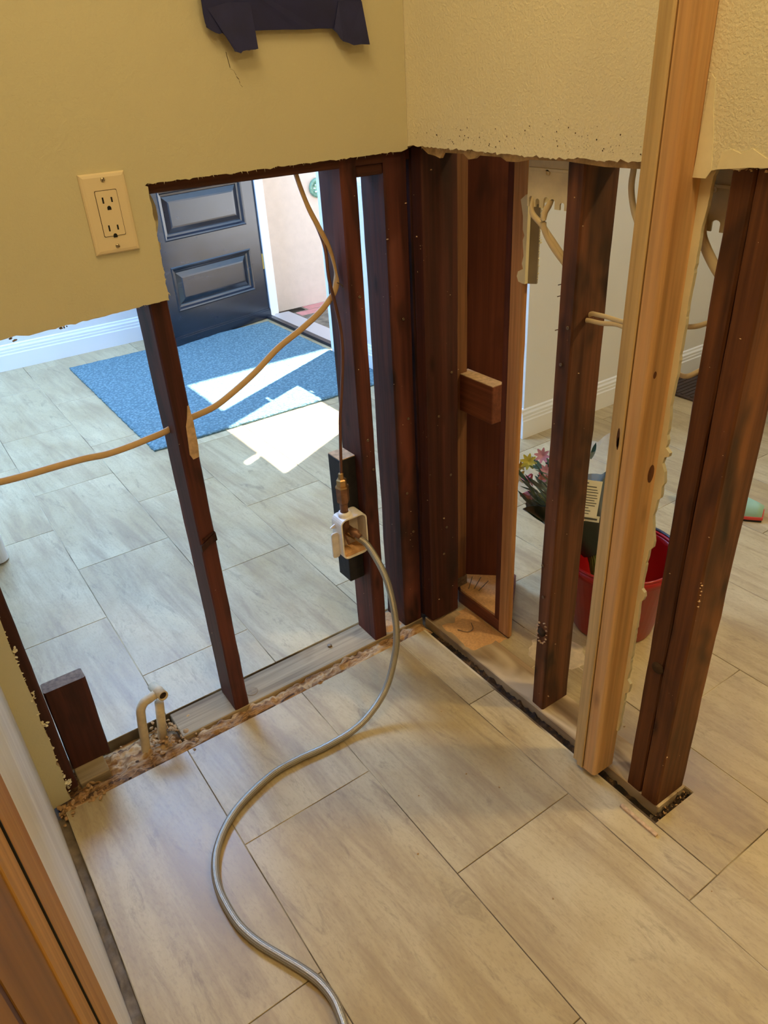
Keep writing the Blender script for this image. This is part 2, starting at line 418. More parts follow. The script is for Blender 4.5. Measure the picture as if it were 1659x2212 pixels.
def lathe(name, prof, center, mat, parent=None, axis=(0, 0, 1), n=32, cap=True, smooth=True):
    bm = bmesh.new(); r = addlathe(bm, prof, center, axis, n, 0, smooth)
    if cap:
        for ring in (r[0], r[-1]): bm.faces.new(ring)
    return finish(bm, name, mat, parent, tuple(center))
def chunk(bm, p, s, rng, mi=0):
    r = bmesh.ops.create_icosphere(bm, subdivisions=1, radius=1.0)
    rot = Matrix.Rotation(rng.uniform(0, 6.28), 3, 'Z') @ Matrix.Rotation(rng.uniform(-.5, .5), 3, 'X')
    d = Vector((rng.uniform(.5, 1.5), rng.uniform(.5, 1.2), rng.uniform(.3, .7))) * s
    for v in r['verts']:
        q = v.co * rng.uniform(.7, 1.15)
        v.co = rot @ Vector((q.x * d.x, q.y * d.y, q.z * d.z)) + Vector(p)
    for f in set(f for v in r['verts'] for f in v.link_faces): f.material_index = mi
def mound(name, x0, x1, y0, y1, zb, h, mats, parent=None, nx=40, ny=12, seed=0, fr=40, edge=0.12, pow_=1.0):
    """an uneven strip of rubble or dust lying on the floor"""
    bm = bmesh.new(); g = []
    for i in range(nx + 1):
        row = []
        for j in range(ny + 1):
            a, b = i / nx, j / ny
            x, y = x0 + (x1 - x0) * a, y0 + (y1 - y0) * b
            f = min(1, min(a, 1 - a) / edge) * min(1, min(b, 1 - b) / max(edge, .2))
            nn = noise.noise(Vector((x * fr, y * fr, seed))) * .5 + noise.noise(Vector((x * fr * 3, y * fr * 3, seed + 5))) * .3
            row.append(bm.verts.new((x + .004 * noise.noise(Vector((y * 60, x * 60, seed + 9))), y + .006 * noise.noise(Vector((x * 50, y * 50, seed + 3))), zb + h * f ** pow_ * max(0.0, .55 + nn))))
        g.append(row)
    for i in range(nx):
        for j in range(ny):
            f = bm.faces.new((g[i][j], g[i + 1][j], g[i + 1][j + 1], g[i][j + 1])); f.smooth = True
            if len(mats) > 1 and noise.noise(Vector((i * .5, j * .9, seed))) > .12: f.material_index = 1
    return finish(bm, name, mats, parent)

# ------------------------------------------------------------------ floor: slab, grout bed, every tile its own piece
W, L = 0.305, 0.6187
floor = bmesh.new()
addbox(floor, -2.4, 3.4, -3.4, 3.15, -0.06, -0.030, 1)
for r in ((-0.888, 0.088, -3.4, -0.196), (0.088, 3.4, -3.4, -0.964), (0.207, 3.4, -0.964, 0.525), (-2.4, 1.17, -0.056, 3.05), (1.17, 3.4, -0.056, 0.53)):
    addbox(floor, r[0], r[1], r[2], r[3], -0.030, -0.0014, 0)
floor = struct(finish(floor, 'floor', [M['grout'], M['slab']]))
G = 0.0009
def tile_poly(pts):
    cx = sum(p[0] for p in pts) / len(pts); cy = sum(p[1] for p in pts) / len(pts)
    bm = bmesh.new(); prism(bm, pts, -0.010, -0.0006, 'z')
    k = len(pts)                                            # small arris round the top
    ins = []
    for i in range(k):
        p0, p1, p2 = Vector(pts[i - 1]), Vector(pts[i]), Vector(pts[(i + 1) % k])
        d1 = (p1 - p0).normalized(); d2 = (p2 - p1).normalized()
        n1, n2 = Vector((-d1.y, d1.x)), Vector((-d2.y, d2.x))
        ins.append(p1 + (n1 + n2) * 0.0006)
    for f in list(bm.faces):
        if all(abs(v.co.z + 0.0006) < 1e-6 for v in f.verts):
            bmesh.ops.delete(bm, geom=[f], context='FACES_ONLY'); break
    bm.verts.ensure_lookup_table()
    outer = [v for v in bm.verts if abs(v.co.z + 0.0006) < 1e-6]
    top = [bm.verts.new((p.x, p.y, 0.0)) for p in ins]
    for i in range(k): bm.faces.new((outer[i], outer[(i + 1) % k], top[(i + 1) % k], top[i]))
    bm.faces.new(top)
    return finish(bm, 'tile', M['tile'], floor, (cx, cy, 0))
def tile_rect(x0, x1, y0, y1):
    if x1 - x0 < 0.012 or y1 - y0 < 0.012: return
    tile_poly([(x0 + G, y0 + G), (x1 - G, y0 + G), (x1 - G, y1 - G), (x0 + G, y1 - G)])
def clip(r, q):
    a = (max(r[0], q[0]), min(r[1], q[1]), max(r[2], q[2]), min(r[3], q[3]))
    return a if a[1] > a[0] and a[3] > a[2] else None
NEAR, HALL = (-0.888, 3, -2.35, -0.196), (-1.75, 1.17, -0.056, 3.03)
for c in range(-6, 11):
    off = 0.745 if c % 2 == 0 else 1.047
    if c == -2: off = 1.353 - L
    if c == 0: off = 0.7515
    for i in range(-7, 8):
        y1 = off - i * L; y0 = y1 - L; r = (c * W, (c + 1) * W, y0, y1)
        if c == 0 and i in (1, 2): continue                # cut round the foot of the walls, below
        if c <= 0:
            for z in (NEAR, HALL):
                q = clip(r, z)
                if q: tile_rect(*q)
        else:
            q = clip(r, (0, 3.34, -2.35, 0.521 if r[0] > 1.1 else 3.03))
            if q and y0 > 0.45 and c == 3: q = (q[0], 1.17, q[2], q[3])
            if q: tile_rect(*q)
ya, yb, yT = 0.7515 - L, 0.7515 - 2 * L, 0.7515 - 3 * L
tile_rect(0.0, 0.305, -0.056, ya)
tile_rect(0.207, 0.305, yb, -0.056 - 2 * G)
tile_rect(0.0, 0.0826, yb, -0.196)
tile_poly([(0.001, yT + G), (0.0825, yT + G), (0.0825, yb - G), (0.001, yb - G)])
tile_poly([(0.0848, yT + G), (0.304, yT + G), (0.304, yb - G), (0.208, yb - G), (0.208, -0.964), (0.0848, -0.964)])

# ------------------------------------------------------------------ walls of the near room
rng = random.Random(5)
o = [(-0.907, 0.0), (-0.869, 0.004)]
o += jag((-0.869, 0.004), (-0.866, 0.15), 9, 0.004, rng) + jag((-0.866, 0.15), (-0.865, 0.3), 9, 0.003, rng) + jag((-0.865, 0.3), (-0.874, 0.99), 26, 0.003, rng)
o += [(-0.874, 0.996)] + jag((-0.874, 0.996), (-0.66, 0.997), 14, 0.003, rng) + [(-0.66, 0.997)] + jag((-0.66, 0.997), (-0.434, 1.007), 34, 0.0016, rng)
o += [(-0.4335, 1.006)] + jag((-0.4335, 1.006), (-0.431, 1.19), 30, 0.0016, rng) + [(-0.431, 1.192), (-0.436, 1.194), (-0.431, 1.197)]
o += jag((-0.431, 1.196), (0.082, 1.197), 70, 0.0016, rng) + [(0.084, 1.196), (0.0995, 1.2), (0.0995, 2.44), (-0.907, 2.44)]
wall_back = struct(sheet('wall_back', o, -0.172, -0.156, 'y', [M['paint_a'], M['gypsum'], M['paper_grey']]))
# crack running down from the tape
cr = [(-0.260, 1.375), (-0.256, 1.351), (-0.250, 1.347), (-0.247, 1.340), (-0.243, 1.334), (-0.242, 1.328), (-0.2385, 1.323)]
bm = bmesh.new()
for i in range(len(cr) - 1):
    if i in (1, 3): pass
    a, b = Vector(cr[i]), Vector(cr[i + 1]); wd = [.0012, .0022, .0008, .0020, .0007, .0014][i]
    prism(bm, [(a.x - wd * .3, a.y), (a.x + wd * .5, a.y - .001), (b.x + wd * .3, b.y + .001), (b.x - wd * .5, b.y + .0015)], -0.1724, -0.1716, 'y')
finish(bm, 'crack', M['debris_dark'], wall_back)
# paper fibres and torn fringe along the cuts
bm = bmesh.new()
def fringe(p, q, n, ln, rng, ax='y', h=(-0.172, -0.158)):
    for i in range(n):
        tt = rng.random(); a = p[0] + (q[0] - p[0]) * tt; b = p[1] + (q[1] - p[1]) * tt
        d = rng.uniform(*h); l = rng.uniform(.2, 1) * ln; wd = rng.uniform(.0006, .002); s = rng.uniform(-.7, .7) * l
        P = (lambda u, v: (u, d, v)) if ax == 'y' else (lambda u, v: (d, u, v))
        P2 = (lambda u, v: (u, d + .001, v)) if ax == 'y' else (lambda u, v: (d + .001, u, v))
        vs = [bm.verts.new(P(a - wd, b + .002)), bm.verts.new(P(a + wd, b + .002)), bm.verts.new(P2(a + s, b - l))]
        bm.faces.new(vs)
fringe((-0.43, 1.198), (0.08, 1.198), 60, .008, rng)
fringe((-0.43, 1.01), (-0.434, 1.19), 22, .006, rng)
fringe((-0.74, 1.0), (-0.44, 1.008), 26, .006, rng)
stuff(finish(bm, 'torn_paper', M['paper'], wall_back, recalc=False))
# loose scraps under the cut
bm = bmesh.new()
for (a, b, s) in ((-0.622, 0.998, .006), (-0.614, 0.996, .004), (-0.70, 0.995, .006), (-0.43, 1.197, .005), (-0.424, 1.199, .005)):
    for _ in range(3): chunk(bm, (a + rng.uniform(-s, s), -0.166, b + rng.uniform(-s, s) * .7), s * .6, rng, 0)
stuff(finish(bm, 'plaster_crumbs', M['paper_grey'], wall_back))
bm = bmesh.new()
for k in range(90):
    z = rng.random() ** 1.2 * .98; chunk(bm, (-.8675 + rng.uniform(-.001, .003), rng.uniform(-.172, -.158), z), rng.uniform(.0012, .0038), rng)
for (zc, n_) in ((.30, 10), (.22, 8), (.42, 6), (.05, 16)):
    for k in range(n_): chunk(bm, (-.862 + rng.gauss(0, .003), rng.uniform(-.174, -.16), zc + rng.gauss(0, .008)), rng.uniform(.0015, .005), rng)
stuff(finish(bm, 'torn_edge', M['paper'], wall_back))
# hall side skin of the same wall, seen only as a pale torn lip
o = [(-2.3, 1.06)] + jag((-2.3, 1.06), (-0.45, 1.06), 20, .006, rng) + [(-0.45, 1.05)] + \
    [(-0.436, 1.045), (-0.40, 1.062), (-0.392, 1.072), (-0.391, 1.082), (-0.397, 1.09), (-0.393, 1.10), (-0.388, 1.115), (-0.3855, 1.130), (-0.386, 1.145), (-0.389, 1.158), (-0.392, 1.166), (-0.389, 1.174), (-0.386, 1.18), (-0.388, 1.196), (-0.37, 1.204)] + jag((-0.37, 1.204), (0.42, 1.204), 40, .004, rng) + [(0.42, 1.21), (0.42, 2.44), (-2.3, 2.44)]
hall_skin = struct(sheet('wall_hall', o, -0.056, -0.043, 'y', [M['paper'], M['gypsum'], M['white']]))

rng = random.Random(8)
o = [(-0.156, 1.203), (-0.158, 1.2), (-0.165, 1.203), (-0.19, 1.207), (-0.198, 1.205)]
o += jag((-0.2, 1.205), (-0.505, 1.202), 50, 0.0022, rng) + [(-0.505, 1.201)] + jag((-0.505, 1.201), (-0.76, 1.205), 40, 0.0022, rng) + [(-0.775, 1.205), (-0.775, 2.44), (-0.156, 2.44)]
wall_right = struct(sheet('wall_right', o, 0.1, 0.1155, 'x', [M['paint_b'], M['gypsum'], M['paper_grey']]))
bm = bmesh.new()
fringe((-0.2, 1.206), (-0.75, 1.207), 90, .008, rng, 'x', (0.1, 0.115))
stuff(finish(bm, 'torn_paper', M['paper'], wall_right, recalc=False))
bm = bmesh.new()          # curled paper of the cut: hangs behind the front edge
pts = [(-0.205, 1.202), (-0.225, 1.192), (-0.245, 1.190), (-0.262, 1.186), (-0.27, 1.196), (-0.33, 1.197), (-0.345, 1.188), (-0.36, 1.190), (-0.37, 1.196), (-0.43, 1.196), (-0.445, 1.190), (-0.47, 1.190), (-0.5, 1.195), (-0.58, 1.197), (-0.66, 1.193), (-0.73, 1.194), (-0.76, 1.2), (-0.76, 1.22), (-0.205, 1.22)]
prism(bm, pts, 0.109, 0.1165, 'x')
finish(bm, 'torn_core', M['gypsum'], wall_right)
bm = bmesh.new()          # mould specks low on the painted face
for i in range(150):
    y = -0.2 - rng.random() ** .8 * .55; z = 1.212 + abs(rng.gauss(0, .016)); s = rng.choice((.0005, .0006, .0008, .0013))
    a = rng.uniform(0, 3); n_ = 5
    vs = [bm.verts.new((0.0994, y + s * math.cos(a + k * 6.283 / n_) * rng.uniform(.6, 1.2), z + s * math.sin(a + k * 6.283 / n_) * rng.uniform(.6, 1.3))) for k in range(n_)]
    bm.faces.new(vs)
stuff(finish(bm, 'mould_specks', M['debris_dark'], wall_right, recalc=False))

# the stretch of the right wall beyond the pine boards, with the torn strip that hangs down behind them
rng = random.Random(21)
o = [(-0.8206, 2.44), (-0.8206, 1.196)] + jag((-0.8206, 1.196), (-0.853, 1.2), 5, .0015, rng) + [(-0.855, 1.202)]
o += jag((-0.855, 1.202), (-0.96, 1.21), 12, .003, rng) + [(-0.96, 1.21), (-0.96, 2.44)]
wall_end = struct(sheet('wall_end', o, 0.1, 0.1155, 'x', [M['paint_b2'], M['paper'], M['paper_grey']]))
K = [(-.829, 1.304), (-.837, 1.257), (-.843, 1.200), (-.8385, 1.191), (-.837, 1.153), (-.833, 1.126), (-.8325, 1.062), (-.831, 1.029), (-.831, .965), (-.831, .916), (-.828, .86), (-.829, .845), (-.831, .815), (-.8295, .805), (-.833, .79), (-.831, .783), (-.840, .776), (-.839, .769), (-.832, .766), (-.829, .753), (-.836, .74), (-.839, .72), (-.8355, .712), (-.836, .69), (-.831, .684), (-.829, .66), (-.827, .652), (-.831, .63), (-.837, .602), (-.8365, .590), (-.830, .58), (-.829, .56), (-.827, .51), (-.8275, .494), (-.834, .489), (-.836, .48), (-.833, .470), (-.828, .464), (-.829, .43), (-.8285, .36), (-.829, .303), (-.827, .27), (-.835, .262), (-.8335, .238), (-.827, .232), (-.826, .14), (-.8235, .12), (-.815, .12), (-.815, 1.304)]
O2 = []
for i, p in enumerate(K):
    O2.append(p)
    if i < len(K) - 4: O2 += jag(p, K[i + 1], max(1, int(abs(K[i + 1][1] - p[1]) / .007)), .0012, rng)
bm = bmesh.new(); prism(bm, O2, 0.1185, 0.1255, 'x'); finish(bm, 'hanging_strip', M['paper'], wall_end)
bm = bmesh.new()          # peeled band next to the boards and chipped paint at the cut
prism(bm, [(-0.826, 1.31), (-0.832, 1.305), (-0.836, 1.27), (-0.842, 1.24), (-0.8465, 1.2), (-0.84, 1.19), (-0.82, 1.19)], 0.0990, 0.1005, 'x')
prism(bm, [(-0.855, 1.202), (-0.858, 1.222), (-0.872, 1.226), (-0.885, 1.222), (-0.9, 1.228), (-0.92, 1.218), (-0.96, 1.222), (-0.96, 1.209), (-0.9, 1.2065)], 0.0988, 0.1005, 'x')
finish(bm, 'peeled_paper', M['paper'], wall_end)
bm = bmesh.new()
for k in range(26): chunk(bm, (0.104 + rng.uniform(-.003, .004), -0.86 - rng.random() * .06, 1.2035 + rng.uniform(-.003, .003)), rng.uniform(.001, .0032), rng)
stuff(finish(bm, 'plaster_crumbs', M['gypsum'], wall_end))
box('corner_end', 0.1, 0.224, -0.973, -0.96, 1.21, 2.44, M['paint_b2'], wall_end)
# hall side skin over the right stud wall
struct(box('wall_side', 0.211, 0.224, -0.96, -0.045, 1.215, 2.44, M['white']))

# white board wall on the left, cabinet side
wall_left = struct(box('wall_left', -0.96, -0.907, -0.936, 0.0, -0.03, 2.44, M['primed']))
struct(box('wall_left', -1.62, -1.56, -3.4, -0.9, -0.03, 2.44, M['white']))
struct(box('wall_front', -2.4, 3.4, -3.46, -3.4, -0.03, 2.44, M['paint_a']))
struct(box('ceiling', -2.4, 3.4, -3.4, 0.6, 2.44, 2.5, M['white']))
struct(box('ceiling', -2.4, 1.25, 0.6, 3.1, 2.44, 2.5, M['white']))
struct(box('wall_room', 3.34, 3.4, -3.4, 0.56, -0.03, 2.44, M['paint_a']))
struct(box('wall_kitchen', 1.15, 3.4, 0.525, 0.6, -0.03, 2.44, M['white']))
struct(box('wall_far', -2.4, 1.17, 3.03, 3.1, -0.03, 2.44, M['white']))

# wall with the front door opening and a sidelight; grid of blocks leaves the openings free
yc = [0.6, 1.36, 1.90, 2.03, 2.90, 3.1]
bm = bmesh.new()
XW0, XW1 = 1.15, 1.25
def wb(y0, y1, z0, z1, x0=XW0, x1=XW1): addbox(bm, x0, x1, y0, y1, z0, z1)
wb(0.6, 1.30, -0.03, 2.5); wb(1.30, 1.98, -0.03, 0.88); wb(1.30, 1.98, 2.30, 2.5); wb(1.98, 2.03, -0.03, 2.5)
wb(2.03, 2.90, 2.04, 2.5); wb(2.90, 3.1, -0.03, 2.5)
T0, T1 = 1.196, 1.204  # unseen thin panel round the sidelight, slots added to shape the sun ticks
for q in ((1.30, 1.755, .88, 1.0), (1.79, 1.98, .88, 1.0), (1.755, 1.79, .88, .92), (1.30, 1.36, 1.0, 2.03), (1.90, 1.98, 1.0, 1.40), (1.90, 1.98, 1.435, 2.03), (1.972, 1.98, 1.40, 1.435),
          (1.30, 1.567, 2.03, 2.30), (1.60, 1.98, 2.03, 2.30), (1.567, 1.60, 2.2, 2.30)): wb(*q, T0, T1)
wall_entry = struct(finish(bm, 'wall_entry', M['white']))
wn = struct(box('window_1', 1.19, 1.1955, 1.35, 1.36, 1.0, 2.03, M['trim_white']))
for (a, b, c, d) in ((1.35, 1.91, .99, 1.0), (1.35, 1.91, 2.03, 2.04)): box('frame_bar', 1.19, 1.1955, a, b, c, d, M['trim_white'], wn)
box('pane', 1.198, 1.201, 1.36, 1.90, 1.0, 2.03, M['glass'], wn)
# hall window far to the left that lets the daylight in
bm = bmesh.new()
for (y0, y1, z0, z1) in ((-0.05, 0.5, -0.03, 2.44), (2.6, 3.1, -0.03, 2.44), (0.5, 2.6, -0.03, 0.75), (0.5, 2.6, 2.2, 2.44)): addbox(bm, -2.46, -2.4, y0, y1, z0, z1)
addbox(bm, -2.46, -2.4, -3.4, -0.05, -0.03, 2.44)
struct(finish(bm, 'wall_west', M['white']))
wn2 = struct(box('window_2', -2.45, -2.41, 0.5, 0.54, 0.75, 2.2, M['trim_white']))
for (a, b, c, d) in ((2.56, 2.6, .75, 2.2), (1.53, 1.57, .79, 2.16), (.54, 2.56, .75, .79), (.54, 2.56, 2.16, 2.2)): box('frame_bar', -2.45, -2.41, a, b, c, d, M['trim_white'], wn2)
for (a, b) in ((.54, 1.53), (1.57, 2.56)): box('pane', -2.432, -2.428, a, b, .79, 2.16, M['glass'], wn2)

def baseboard(name, a, b, nrm, h=0.125, parent=None):
    """profiled skirting from a to b standing off along nrm"""
    prof = [(0, 0), (.016, 0), (.016, .075), (.013, .08), (.013, .09), (.011, .094), (.011, .104), (.006, .112), (.005, .12), (0, .125)]
    A, B, N = Vector((a[0], a[1], 0)), Vector((b[0], b[1], 0)), Vector((nrm[0], nrm[1], 0)); bm = bmesh.new()
    r0 = [bm.verts.new(A + N * p + Vector((0, 0, q * h / .125))) for p, q in prof]; r1 = [bm.verts.new(B + N * p + Vector((0, 0, q * h / .125))) for p, q in prof]
    k = len(prof)
    for i in range(k): bm.faces.new((r0[i], r0[(i + 1) % k], r1[(i + 1) % k], r1[i]))
    bm.faces.new(r0); bm.faces.new(r1)
    return struct(finish(bm, name, M['trim_white'], parent))
baseboard('baseboard_far', (-2.4, 3.03), (0.62, 3.03), (0, -1), 0.14)
baseboard('baseboard_kitchen', (1.134, 0.525), (3.34, 0.525), (0, -1), 0.125)
baseboard('baseboard_entry', (1.15, 0.5255), (1.15, 1.93), (-1, 0), 0.125)
# rounded white wall end at the hall's left
bm = bmesh.new(); pr = [(-0.40, .93)]
for k in range(7):
    a = -math.pi / 2 + k * math.pi / 12; pr.append((-0.808 + .03 * math.cos(a), .96 + .03 * math.sin(a)))
pr = [(-1.7, .93)] + pr[1:] + [(-0.778, 1.02), (-1.7, 1.02)]
prism(bm, pr, 0.006, 2.44, 'z')
struct(finish(bm, 'wall_end', M['trim_white']))

# ------------------------------------------------------------------ front door standing open, its frame, the porch
H0 = Vector((1.218, 2.889, 0)); U = Vector((-.970, -.242, 0)); N = Vector((.242, -.970, 0))
door = struct(empty('door_1', tuple(H0)))
def dpt(u, z, d=0): return H0 + U * u + N * d + Vector((0, 0, z))
bm = bmesh.new()
PAN = [(0.196, 0.444), (0.582, 0.842), (0.98, 1.24), (1.38, 1.64), (1.74, 1.9)]
u0, u1, UE = 0.112, 0.69, 0.80
def dbox(bm, a, b, z0, z1, d0, d1):
    vs = [bm.verts.new(dpt(u, z, d)) for d in (d0, d1) for (u, z) in ((a, z0), (b, z0), (b, z1), (a, z1))]
    for f in ((0, 1, 2, 3), (4, 5, 6, 7), (0, 1, 5, 4), (1, 2, 6, 5), (2, 3, 7, 6), (3, 0, 4, 7)): bm.faces.new([vs[i] for i in f])
dbox(bm, 0, u0, 0.012, 2.02, -.042, 0); dbox(bm, u1, UE, 0.012, 2.02, -.042, 0)
zz = 0.012
for (a, b) in PAN: dbox(bm, u0, u1, zz, a, -.042, 0); zz = b
dbox(bm, u0, u1, zz, 2.02, -.042, 0)
finish(bm, 'door_frame', M['door'], door)
for (a, b) in PAN:
    bm = bmesh.new(); e = .0
    rings = [(0, 0), (.006, .006), (.014, .004), (.022, -.010), (.032, -.012), (.036, -.016), (.062, -.006), (.07, -.005)]
    prev = None
    for (ins, d) in rings:
        r = [bm.verts.new(dpt(u, z, d)) for (u, z) in ((u0 + ins, a + ins), (u1 - ins, a + ins), (u1 - ins, b - ins), (u0 + ins, b - ins))]
        if prev:
            for i in range(4): bm.faces.new((prev[i], prev[(i + 1) % 4], r[(i + 1) % 4], r[i]))
        prev = r
    bm.faces.new(prev)
    finish(bm, 'door_panel', M['door'], door)
bm = bmesh.new(); dbox(bm, 0.0, UE, 0.006, 0.05, 0.0, .012); dbox(bm, 0, UE, .05, .058, 0, .006)
finish(bm, 'door_sweep', M['door'], door)
for z in (0.35, 1.05, 1.8):
    bm = bmesh.new(); addlathe(bm, [(.0, -.048), (.006, -.048), (.006, .048), (.0, .048)], tuple(H0 + N * .006 + U * -.006 + Vector((0, 0, z))), n=10)
    dbox(bm, -.004, .03, z - .046, z + .046, -.0005, .0015)
    finish(bm, 'hinge', M['hinge'], door)
lathe('door_knob', [(.0, 0), (.012, 0), (.010, .02), (.026, .032), (.028, .045), (.018, .056), (0, .058)], tuple(dpt(.74, .95, 0)), M['hinge'], door, axis=tuple(N), n=20, cap=False)
# frame and casing
tr = struct(box('trim_1', 1.14, 1.262, 2.892, 2.925, 0.01, 2.06, M['trim_white']))
box('jamb', 1.14, 1.262, 2.005, 2.03, 0.01, 2.06, M['trim_white'], tr)
box('head', 1.14, 1.262, 2.005, 2.925, 2.03, 2.06, M['trim_white'], tr)
box('casing', 1.25, 1.28, 2.925, 3.04, 0.0, 2.12, M['trim_white'], tr)
box('casing', 1.132, 1.15, 1.985, 2.01, 0.0, 2.12, M['trim_white'], tr)
box('stop', 1.2, 1.225, 2.872, 2.892, 0.01, 2.03, M['trim_white'], tr)
th = struct(box('trim_2', 1.165, 1.205, 2.03, 2.892, -0.004, 0.016, M['thresh'], bev=.004))
box('sill_plate', 1.205, 1.335, 2.03, 2.892, -0.02, 0.010, M['silver'], th, bev=.003)
lathe('sill_bolt', [(0, 0), (.012, 0), (.012, .006), (.006, .014), (0, .014)], (1.158, 2.012, 0.006), M['silver'], th, n=10, cap=False)
struct(box('wall_porch', 1.25, 6.0, 3.05, 3.2, -0.1, 4.3, M['stucco']))
porch = struct(box('floor_porch', 1.25, 6.0, -6.0, 3.05, -0.12, -0.05, M['porch']))
for k in range(9):
    for r in range(2):
        box('brick', 1.31 + k * .205 + r * .1, 1.505 + k * .205 + r * .1, 3.05 - .1 * (r + 1) + .004, 3.05 - .1 * r - .004, -0.05, -0.03 + .002 * ((k * 7 + r) % 3), M['brick'], porch, bev=.004)
struct(box('ground', -30, 40, -40, 40, -0.4, -0.13, M['porch']))
rm = empty('porch_mat', (1.37, 2.35, -0.05), 'grey rubber ring mat on the porch outside the front door', 'mat')
bm = bmesh.new()
for i in range(9):
    for j in range(15):
        cx, cy = 1.39 + i * .042 + (.021 if j % 2 else 0), 2.10 + j * .038
        addlathe(bm, [(.012, 0), (.012, .014), (.019, .014), (.019, 0)], (cx, cy, -0.05), n=8, smooth=False)
finish(bm, 'rings', M['rubber'], rm)
bm = bmesh.new()
for j in range(15): addbox(bm, 1.345, 1.80, 2.097 + j * .038, 2.103 + j * .038, -0.05, -0.040)
for (a, b) in ((2.07, 2.085), (2.655, 2.67)): addbox(bm, 1.345, 1.80, a, b, -.05, -.036)
finish(bm, 'bars', M['rubber'], rm)
pq = empty('wall_plaque', (1.72, 3.05, 0.70), 'small oval green glazed plaque on the porch wall', 'plaque')
bm = bmesh.new(); addlathe(bm, [(.058, 0), (.06, .012), (.045, .02), (.042, .012), (.0, .014)], (1.72, 3.05, .70), axis=(0, -1, 0), n=24)
finish(bm, 'disc', M['plaque'], pq)
bm = bmesh.new()
for k in range(8):
    a = k * math.pi / 4; chunk(bm, (1.72 + .028 * math.cos(a), 3.03, .70 + .028 * math.sin(a)), .012, rng)
finish(bm, 'relief', M['trim_white'], pq)

# door mat
bm = bmesh.new(); nx, ny = 70, 78; g = []
X0, X1, Y0, Y1 = -0.105, 1.13, 1.425, 2.79
for i in range(nx + 1):
    row = []
    for j in range(ny + 1):
        x = X0 + (X1 - X0) * i / nx; y = Y0 + (Y1 - Y0) * j / ny
        e = min(i, nx - i, j, ny - j); z = .011 + .0022 * noise.noise(Vector((x * 30, y * 30, 1))) - (.004 if e == 0 else 0)
        if e == 0: x += .004 * noise.noise(Vector((y * 60, x * 60, 0))); y += .004 * noise.noise(Vector((x * 60, y * 60, 4)))
        row.append(bm.verts.new((x, y, z)))
    g.append(row)
for i in range(nx):
    for j in range(ny): bm.faces.new((g[i][j], g[i + 1][j], g[i + 1][j + 1], g[i][j + 1])).smooth = True
bd = [g[i][0] for i in range(nx)] + [g[nx][j] for j in range(ny)] + [g[i][ny] for i in range(nx, 0, -1)] + [g[0][j] for j in range(ny, 0, -1)]
lo = [bm.verts.new((v.co.x, v.co.y, 0.0005)) for v in bd]
for i in range(len(bd)): bm.faces.new((bd[i], bd[(i + 1) % len(bd)], lo[(i + 1) % len(bd)], lo[i]))
tag(finish(bm, 'door_mat', M['mat'], loc=(.5, 2.1, 0)), 'blue-grey woven door mat on the hall floor in front of the open door', 'mat')

# ------------------------------------------------------------------ framing timber
ZT = 1.32
def thing_stud(name, dims, mat, label, end=None, seed=0, cat='stud', **k):
    o = stud(name, *dims, mat, None, end, seed=seed, **k); return tag(o, label, cat)
def nails(parent, pts, nrm):
    for p in pts:
        lathe('nail', [(0, 0), (.0035, 0), (.0035, .0012), (.0014, .0014), (.0014, -.012), (0, -.012)], p, M['nail'], parent, axis=nrm, n=8, cap=False)

# back opening, from left
s1 = thing_stud('wall_stud', (-0.885, -0.846, -0.154, -0.066, 0.012, ZT), M['stud_dark'], 'dark stud at the far left of the back wall, partly covered by cream drywall', seed=1)
s2 = thing_stud('wall_stud', (-0.466, -0.430, -0.155, -0.068, 0.004, ZT), M['stud_red'], 'dark reddish stud standing alone in the back opening, pink scar on its edge', seed=2)
bm = bmesh.new()          # fresh scar where the face was torn, and a split lower down
def scar(bm, pts, y, th=.0012):
    prism(bm, pts, y - th, y + .002, 'y')
scar(bm, [(-0.4345, .80), (-0.431, .80), (-0.4285, .765), (-0.4285, .715), (-0.431, .69), (-0.444, .688), (-0.449, .70), (-0.4465, .735), (-0.445, .76), (-0.44, .775)], -0.155)
finish(bm, 'scar', M['sawn'], s2)
bm = bmesh.new(); scar(bm, [(-0.466, .490), (-0.430, .512), (-0.429, .492), (-0.448, .486), (-0.466, .474)], -0.155, .005); scar(bm, [(-0.458, .500), (-0.432, .512), (-0.432, .515), (-0.46, .504)], -0.158)
finish(bm, 'split_edge', M['stud_dark'], s2)
s3 = thing_stud('wall_stud', (-0.049, -0.011, -0.154, -0.066, 0.004, ZT), M['stud_red'], 'dark reddish stud carrying the white water box near the corner', seed=3)
s4 = thing_stud('wall_stud', (0.052, 0.109, -0.154, -0.066, 0.004, ZT), M['stud_red'], 'brown corner stud right of the narrow slit of daylight', seed=4)
nails(s4, [(0.085, -0.155, .86), (0.088, -0.155, .62), (.075, -.155, .42), (.09, -.155, .30)], (0, -1, 0))
nails(s3, [(-0.025, -0.155, .93), (-0.03, -0.155, .60), (-.02, -.155, .52)], (0, -1, 0))
cf = thing_stud('wall_stud', (0.122, 0.20, -0.146, -0.070, 0.004, ZT), M['stud_dark'], 'dark recessed stud hidden deep in the inner corner', seed=15)
b1 = thing_stud('wall_stud', (0.118, 0.212, -0.192, -0.154, 0.012, ZT), M['stud_dark'], 'wide dark board-like stud at the inner corner of the two walls', seed=5)
nails(b1, [(.17, -.193, .30), (.185, -.193, .45), (.16, -.193, .22), (.19, -.193, .72), (.15, -.193, .62)], (0, -1, 0))
b2 = thing_stud('wall_stud', (0.205, 0.276, -0.150, -0.115, 0.075, ZT), M['bwood'], 'narrow paler batten edge just right of the wide corner board', seed=6, wob=.0006)
shoe_ = box('steel_shoe', 0.205, 0.277, -0.151, -0.114, 0.045, 0.076, M['sawn_grey'], b2)
